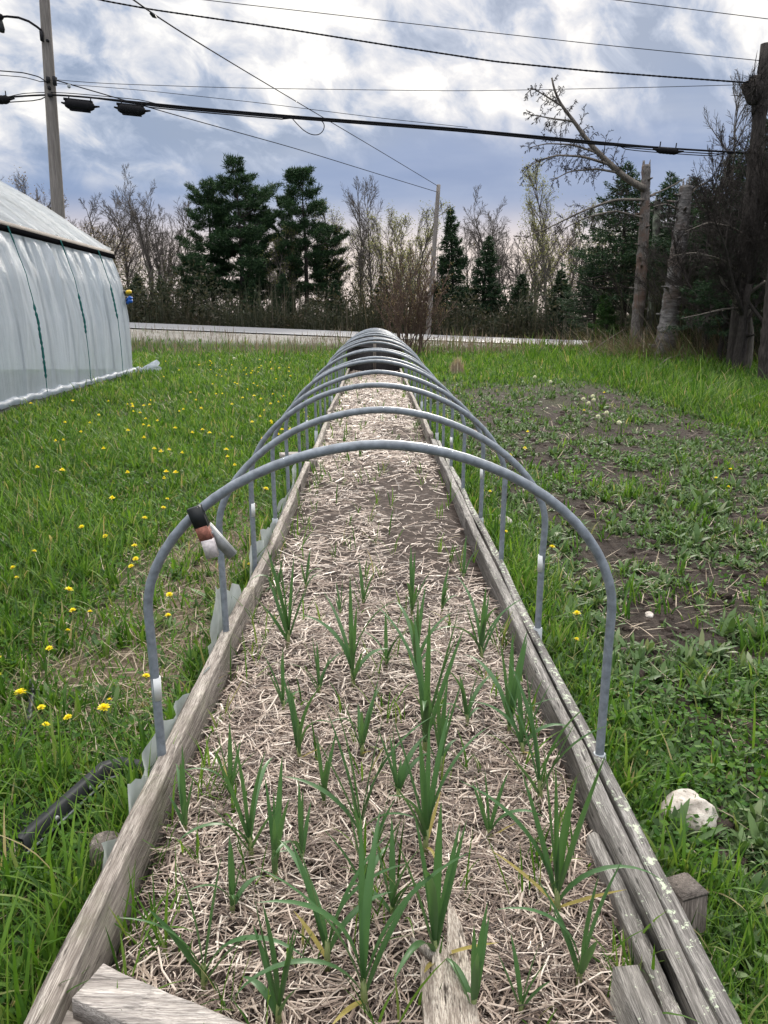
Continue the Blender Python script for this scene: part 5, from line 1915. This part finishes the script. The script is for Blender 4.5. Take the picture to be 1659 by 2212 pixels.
    blades(mb, np.stack([X, Y, gz(X, Y) - .003], -1), az, sz * rng.uniform(.6, 1.4, m), sz * rng.uniform(.2, .42, m), rng.uniform(.15, 1.2, m), rng.uniform(.1, 1.1, m), S=4, fold=.18, tip=.05, wp=.75)
    for (bx, by, ll, m) in ((1.02, 1.32, .2, 9), (1.25, 1.5, .15, 8), (.86, 1.95, .13, 8), (1.2, 2.35, .12, 9), (1.7, 2.5, .13, 10), (1.05, 2.9, .11, 8), (1.5, 3.2, .12, 9), (.95, 3.7, .13, 9), (2.1, 3.0, .12, 9), (1.85, 2.0, .14, 9), (-.95, 1.3, .17, 7), (2.4, 3.9, .12, 9), (1.0, 4.6, .13, 9), (.95, 5.4, .13, 9)):
        P = np.repeat(np.array([[bx, by, float(gz(bx, by))]]), m, 0) + rng.normal(0, .012, (m, 3)) * [1, 1, 0]
        blades(mb, P, np.arange(m) * 2 * PI / m + rng.normal(0, .3, m), ll * rng.uniform(.6, 1.2, m), ll * rng.uniform(.16, .26, m), rng.uniform(.3, 1.0, m), rng.uniform(.2, 1.0, m), S=7, fold=.2, tip=.05, wp=.7)
    o = mb.build('weeds', M['weed'])
    props(o, 'low broad leaved weeds sprawling over the garden soil', kind='stuff')
    NC = 60000
    y = 1.3 * (13 / 1.3) ** rng.random(NC)
    x = rng.uniform(-1, 1, NC) * (.6 * y + .8)
    out = (x < BX0 + BC - .08) | ((x > BX1 + BC + .12) & ((vnoise(x, y, .4, 44) > .6) | ((y < 3) & (vnoise(x, y, .2, 45) > .42))))
    out &= ~(x < G0[0] + G_DIR[0] * (GH_Y - y) + .05)
    worn = (x > -1.5) & (x < -.75) & (y > 2.6) & (y < 5.2)
    k = out & (vnoise(x, y, .6, 43) > .42) & (~worn | (rng.random(NC) < .15))
    x, y = x[k], y[k]
    n = len(x)
    cards(mc, np.stack([x, y, gz(x, y) + rng.uniform(.005, .07, n)], -1), np.stack([rng.normal(0, 1, n), rng.normal(0, 1, n), rng.normal(.1, .3, n)], -1), rng.uniform(.012, .024, n) * (1 + y / 7), rng.uniform(.01, .02, n) * (1 + y / 7), up=np.array([0, 0, 1.0]))
    o = mc.build('clover', M['clover'])
    props(o, 'clover and small leaves between the grass', kind='stuff')
    # dead grass and loose straw on the open ground
    md = MB()
    NS = 30000
    y = 1.4 * (14 / 1.4) ** rng.random(NS)
    x = rng.uniform(-1, 1, NS) * (.6 * y + .8)
    worn = (x > -1.65) & (x < -.72) & (y > 2.3) & (y < 6)
    rw = (x > BX1 + BC + .12)
    dn = np.where(worn, .95, np.where(rw, .28 * (vnoise(x, y, .5, 46) > .45) + .05, .06))
    s2 = np.exp(-((x - 1.55) / .35) ** 2 - ((y - 1.75) / .3) ** 2)
    s3 = np.exp(-((x - 4.1) / .5) ** 2 - ((y - 8.7) / .8) ** 2)
    dn = np.maximum(dn, np.clip(.9 * s2 + .6 * s3, 0, 1) * rw)
    k = ((x < BX0 + BC - .08) | rw) & (rng.random(NS) < dn) & ~(x < G0[0] + G_DIR[0] * (GH_Y - y) + .05)
    x, y = x[k], y[k]
    n = len(x)
    blades(md, np.stack([x, y, gz(x, y) + rng.uniform(0, .02, n)], -1), rng.uniform(0, 6.28, n), rng.uniform(.03, .13, n) * (1 + y / 20), rng.uniform(.0015, .0035, n) * (1 + y / 5), rng.uniform(1.1, 1.65, n), rng.normal(0, .35, n), S=3, tip=.3)
    o = md.build('dead_grass', M['deadgrass'])
    props(o, 'bleached dead grass lying on the ground', kind='stuff')
    # small clods
    mk = MB()
    for _ in range(2600):
        yy = 1.5 * (12 / 1.5) ** rng.random()
        xx = rng.uniform(.95, .6 * yy + .8)
        lump(mk, (xx, yy, float(gz(xx, yy))), np.array([1, 1, .7]) * np.clip(rng.lognormal(-4.6, .5), .004, .035) * (1 + yy / 9), seed=int(rng.integers(1e6)), nu=7, nv=5, amp=.2)
    o = mk.build('soil_clods', M['soil'])
    props(o, 'crumbs of dark soil in the garden plot', kind='stuff')


lawn()


# ------------------------------------------------------------------ dandelions
def dandelion_proto(seed, far=False, h=.12, hr=.019):
    r = np.random.default_rng(seed)
    st, hd = MB(), MB()
    le = r.normal(0, .12, 2)
    top = np.array([le[0] * h * 2, le[1] * h * 2, h])
    tube(st, [(0, 0, -.02), (le[0] * h * .6, le[1] * h * .6, h * .5), top], .0022 if not far else .004, 5)
    for (n, ll, le_, s) in ((22, 1.0, 1.15, 0), (20, .88, .8, 1), (16, .7, .5, 2), (10, .5, .2, 3)):
        if far and s in (1, 3): continue
        az = np.linspace(0, 2 * PI, n, endpoint=False) + r.normal(0, .1, n)
        P = np.repeat(top[None], n, 0) + np.array([0, 0, .0015 * s])
        blades(hd, P, az, np.full(n, hr * ll) * r.uniform(.85, 1.12, n), np.full(n, hr * (.3 if not far else .5)), np.full(n, le_) + r.normal(0, .12, n), np.full(n, .35), S=2, tip=.6, wp=.9)
    root = thing('dandelion', 'x', 'dandelion')
    if far:
        bpy.data.objects.remove(root)
        cmb = MB()
        for q in hd.v: pass
        o = hd.build('dandelion', M['petal'])
        props(o, 'x', 'dandelion')
        return o
    so_ = st.build('stem', M['dstem'], root)
    cb = MB()
    tube(cb, [top - [0, 0, .012], top - [0, 0, .004], top + [0, 0, .001]], [.003, .0065, .007], 8)
    hdo = hd.build('flower_head', M['petal'], root)
    cb.build('calyx', M['dstem'], hdo)
    return root


def copy_deep(root):
    c = root.copy(); COL.objects.link(c)
    for ch in root.children:
        d = ch.copy(); COL.objects.link(d); d.parent = c
        for g in ch.children:
            e = g.copy(); COL.objects.link(e); e.parent = d
    return c


DPR = [dandelion_proto(s, False, h) for s, h in ((1, .11), (2, .14), (3, .17))]
DUSED = set()
GD = 'yellow dandelions in the grass'
NEAR = [
    (241, 1590, 1.25, 'largest open dandelion in the near left grass, above the black tray'), (68, 1585, 1.25, 'open dandelion beside the black hose at the left edge'), (52, 1570, .8, 'small dandelion bud left of the open one by the black hose'),
    (82, 1600, .8, 'half open dandelion just below the open one by the black hose'), (159, 1597, .85, 'half open dandelion midway between the black hose and the largest one'), (209, 1565, .6, 'tiny closed dandelion left above the largest one'),
    (4, 1465, 1.0, 'upper dandelion cut by the left edge'), (8, 1520, 1.0, 'lower dandelion cut by the left edge'), (105, 1480, .8, 'closed dandelion above the black hose'), (135, 1315, 1.2, 'open dandelion on a long stalk in the left lawn'),
    (162, 1362, .9, 'dandelion below the one on a long stalk'), (98, 1405, .7, 'small dandelion left below the one on a long stalk'), (198, 1350, .8, 'dandelion right of the one below the long stalk'), (290, 1235, .9, 'right one of a pair of dandelions left of the nearest hoop'), (276, 1238, .9, 'left one of a pair of dandelions left of the nearest hoop'),
    (372, 1310, 1.0, 'dandelion behind the left leg of the nearest hoop'), (350, 1375, .9, 'dandelion just right of the nearest hoop left leg'), (470, 1275, 1.1, 'dandelion between the clamp and the pale fabric flap'), (306, 1503, .9, 'dandelion low beside the nearest hoop left leg'),
    (318, 1155, 1.0, 'dandelion left of the clamp, higher of two'), (318, 1125, .9, 'dandelion directly above the two left of the clamp'), (239, 1170, .9, 'dandelion midway in the left lawn level with the clamp'), (180, 1165, .9, 'flat dandelion in the left lawn left of the clamp'), (345, 1260, .9, 'dandelion beside the curve of the nearest hoop'),
    (558, 1080, 1.2, 'bright dandelion under the left side of the second hoop'), (40, 1255, .8, 'lower of two dandelions at far left on thin stalks'), (90, 1240, .8, 'dandelion on a thin bent stalk at far left'), (30, 1265, .7, 'small dandelion left of the thin stalks'), (360, 1100, .8, 'dandelion left above the clamp tip'),
    (1130, 1222, 1.0, 'dandelion right of the third hoop leg'), (1250, 1358, 1.0, 'dandelion in the weeds right of the second hoop leg'), (1235, 1425, .8, 'dandelion right of the white pipe sleeve'), (1103, 1172, .8, 'dandelion outside the right board below the pale rock'), (1048, 1072, .8, 'upper dandelion in the row beside the right board'), (1056, 1082, .8, 'lower dandelion in the row beside the right board'),
    (1590, 1048, .9, 'right one of the dandelions at the far right of the weeds'), (1568, 1066, .8, 'lower dandelion at the far right of the weeds'), (1545, 1052, .8, 'left one of the dandelions at the far right of the weeds'),
]
for i, (x, y, s, lab) in enumerate(NEAR):
    pr = DPR[i % 3]
    o = pr if pr not in DUSED else copy_deep(pr)
    DUSED.add(pr)
    p = on_ground(x, y + 12)
    o.location = p
    sc = s * .84 * (1 + .05 * p[1])
    o.scale = (sc, sc, min(sc, 1.3))
    o.rotation_euler = (rng.normal(0, .16), rng.normal(0, .16), rng.uniform(0, 6.28))
    o['label'] = lab
    o['group'] = GD
FP = [dandelion_proto(s, True, .13, .026) for s in (5, 6, 7)]
FU = set()
far = []
for (cx, cy, sx_, sy_, n) in ((295, 895, 22, 10, 9), (320, 940, 20, 9, 7), (415, 960, 30, 12, 6), (300, 940, 60, 40, 10), (560, 815, 60, 18, 28), (480, 860, 80, 25, 26), (420, 800, 60, 12, 16), (620, 900, 40, 40, 16), (580, 980, 30, 30, 12), (180, 990, 70, 40, 10), (330, 1050, 60, 30, 12), (110, 900, 60, 30, 6), (500, 1010, 25, 20, 6), (1120, 1010, 30, 40, 6), (1400, 880, 140, 40, 5)):
    for _ in range(int(n * .72)):
        far.append((cx + rng.normal(0, sx_), cy + rng.normal(0, sy_)))
for i, (x, y) in enumerate(far):
    if y < 772: y = 772 + rng.uniform(0, 20)
    p = on_ground(x, y)
    if BX0 - .15 < p[0] < BX1 + .15 or p[0] < G0[0] + G_DIR[0] * (GH_Y - p[1]) + .1: continue
    pr = FP[i % 3]
    o = pr if pr not in FU else pr.copy()
    if pr in FU: COL.objects.link(o)
    FU.add(pr)
    o.location = p
    s = rng.uniform(.5, .9) * (1 + .025 * p[1])
    o.scale = (s, s, 1.05 + .2 * rng.random())
    o.rotation_euler = (0, 0, rng.uniform(0, 6.28))
    o['label'] = 'small yellow dandelion flower scattered in the farther lawn on the left' if x < 830 else 'small yellow dandelion flower far off on the right side'
    o['group'] = GD if x < 830 else 'yellow dandelions far right'


def puff(x, y, label, s=1.0):
    p = on_ground(x, y + 14)
    t = thing('dandelion_seedhead', label, 'dandelion', p, 'white dandelion seed heads')
    mb = MB()
    h = .16
    w = .0025 * (1 + p[1] / 8)
    tube(mb, [(0, 0, -.01), (.01, 0, h * .5), (.015, .0, h)], w, 5)
    mb.build('stem', M['dstem'], t)
    mb = MB()
    n = 220
    d = rng.normal(0, 1, (n, 3)); d /= np.linalg.norm(d, axis=1)[:, None]
    r_ = .022 * s * (1 + p[1] / 30)
    cards(mb, np.array([.015, 0, h]) + d * r_ * .25, d, r_ * .85, r_ * .28)
    mb.build('seed_ball', M['puff'], t)


for (x, y, lab) in ((1257, 870, 'white dandelion clock left in the cluster near the dry patch at right'), (1277, 863, 'topmost white dandelion clock in the cluster at right'), (1279, 872, 'white dandelion clock right below the topmost of the cluster'), (1268, 880, 'lowest white dandelion clock in the cluster at right'), (1306, 903, 'white dandelion clock right below the cluster'), (1288, 912, 'white dandelion clock furthest below the cluster'), (1333, 926, 'lone white dandelion clock right of and below the cluster'),
                    (1187, 829, 'lone white dandelion clock in the right lawn beyond the hoops'), (1153, 817, 'white dandelion clock near the pale stem clump'), (1360, 806, 'white dandelion clock before the pale dead trunk'), (505, 772, 'pale dandelion clock far off in the left lawn')):
    puff(x, y, lab)


# ------------------------------------------------------------------ rocks, tray, hose, heap
def rock(x, y, s, label, seed):
    p = on_ground(x, y)
    mb = MB()
    lump(mb, (0, 0, s[2] * .3), s, seed, 40, 26, .075)
    o = mb.build('rock', M['rock'], smooth=True)
    o.location = p
    props(o, label, 'rock')


rock(1487, 1768, (.08, .07, .066), 'large pale rock in the weeds right of the right board', 3)
rock(1086, 1136, (.06, .065, .062), 'mottled rock outside the right board by the third hoop', 5)
rock(1402, 1330, (.02, .025, .014), 'small grey stone lying on the bare soil at right', 6)
rock(818, 1168, (.016, .014, .012), 'tiny white stone on the straw mulch', 8)
bpy.data.objects['rock.003'].location.z = float(soil_z(*bpy.data.objects['rock.003'].location[:2])) + .03


def tray():
    a, b, c = on_ground(62, 1880), on_ground(238, 1712), on_ground(290, 1722)
    t = thing('plastic_tray', 'black plastic tray rim half buried in grass at the left', 'tray', a)
    o0 = a
    L = np.array([a + (b - a) * f for f in np.linspace(0, .93, 12)] + [b + (a - b) * .05 + [0.0, .012, 0], b + [.03, .015, 0], b + (c - b) * .5 + [.02, .02, 0], c + [.12, -.02, 0]])
    hgt = .095
    V = []
    n = len(L)
    tg = np.gradient(L, axis=0); tg[:, 2] = 0
    nr = np.stack([-tg[:, 1], tg[:, 0], np.zeros(n)], -1)
    nr /= np.linalg.norm(nr, axis=1)[:, None]
    prof = [(0, -.03), (.002, hgt * .5), (.006, hgt), (.03, hgt + .004), (.03, hgt - .006), (.010, hgt - .008), (.008, -.03)]
    k = len(prof)
    for i in range(n):
        for (o_, z_) in prof:
            V.append(L[i] + nr[i] * o_ + [0, 0, z_] - o0)
    q = [(i * k + j, i * k + (j + 1) % k, (i + 1) * k + (j + 1) % k, (i + 1) * k + j) for i in range(n - 1) for j in range(k)]
    MB().add(V, q, None).build('tray_wall', M['black'], t)
    mb = MB()
    tube(mb, L - nr * .0005 + [0, 0, hgt * .55] - o0, .004, 6)
    mb.build('ridge', M['ridge'], t)
    mb = MB()
    for i in (4, 9):
        c0 = L[i] - nr[i] * .003 + [0, 0, hgt * .8] - o0
        tube(mb, [c0 + nr[i] * .004, c0 - nr[i] * .002], .0075, 10)
    mb.build('screw', M['metal'], t)
    # shallow floor
    pts = np.array([L[0] + nr[0] * .012, L[10] + nr[10] * .012, L[10] + nr[10] * .26, L[0] + nr[0] * .26]) + [0, 0, .012] - o0
    pts2 = pts - [0, 0, .01]
    MB().add(np.concatenate([pts2, pts]), BOXQ).build('tray_floor', M['black'], t)


tray()
mb = MB()
hp = [on_ground(x, y) + [0, 0, .03] for x, y in ((62, 1478), (72, 1500), (66, 1560), (48, 1620), (28, 1665), (8, 1700), (-30, 1760))]
hp = np.array(hp)
tube(mb, hp, .011, 8)
o = mb.build('garden_hose', M['black'], smooth=True, origin=hp[3])
props(o, 'black irrigation hose lying in the grass at the left edge', 'hose')


def heap():
    b = on_ground(987, 812)
    t = thing('stem_heap', 'pale conical clump of dead stems in the lawn right of the far hoops', 'plant clump', b)
    mb = MB()
    n = 420
    a = rng.uniform(0, 6.28, n); rr = .2 * np.sqrt(rng.random(n))
    P = np.stack([rr * np.cos(a), rr * np.sin(a), np.full(n, -.02)], -1)
    blades(mb, P, a + PI + rng.normal(0, .3, n), rng.uniform(.3, .52, n) * (1.1 - rr * 2), rng.uniform(.012, .026, n), rng.uniform(.0, .5, n), rng.normal(.1, .3, n), S=3, tip=.2)
    mb.build('dead_stems', M['deadgrass'], t)
    mb = MB()
    lump(mb, (0, 0, .04), (.15, .15, .1), 4, amp=.12)
    mb.build('root_mound', M['dry'], t)


heap()


def fallen(label, pts, r):
    P = np.array([on_ground(x, y, 0) + [0, 0, dz] for x, y, dz in pts])
    mb = MB()
    tube(mb, P, np.linspace(r, r * .4, len(P)), 6)
    o = mb.build('fallen_branch', M['deadwood'], smooth=True, origin=P[0])
    props(o, label, 'branch')


fallen('bent fallen branch in the grass right of the peeling dead trunk', [(1395, 815, .02), (1440, 795, .25), (1490, 782, .3), (1525, 790, .15), (1560, 800, .03)], .02)
fallen('fallen branch leaning against the pale dead trunk foot', [(1255, 780, .02), (1300, 772, .5), (1345, 768, .9)], .02)

print('objects', len(bpy.data.objects))
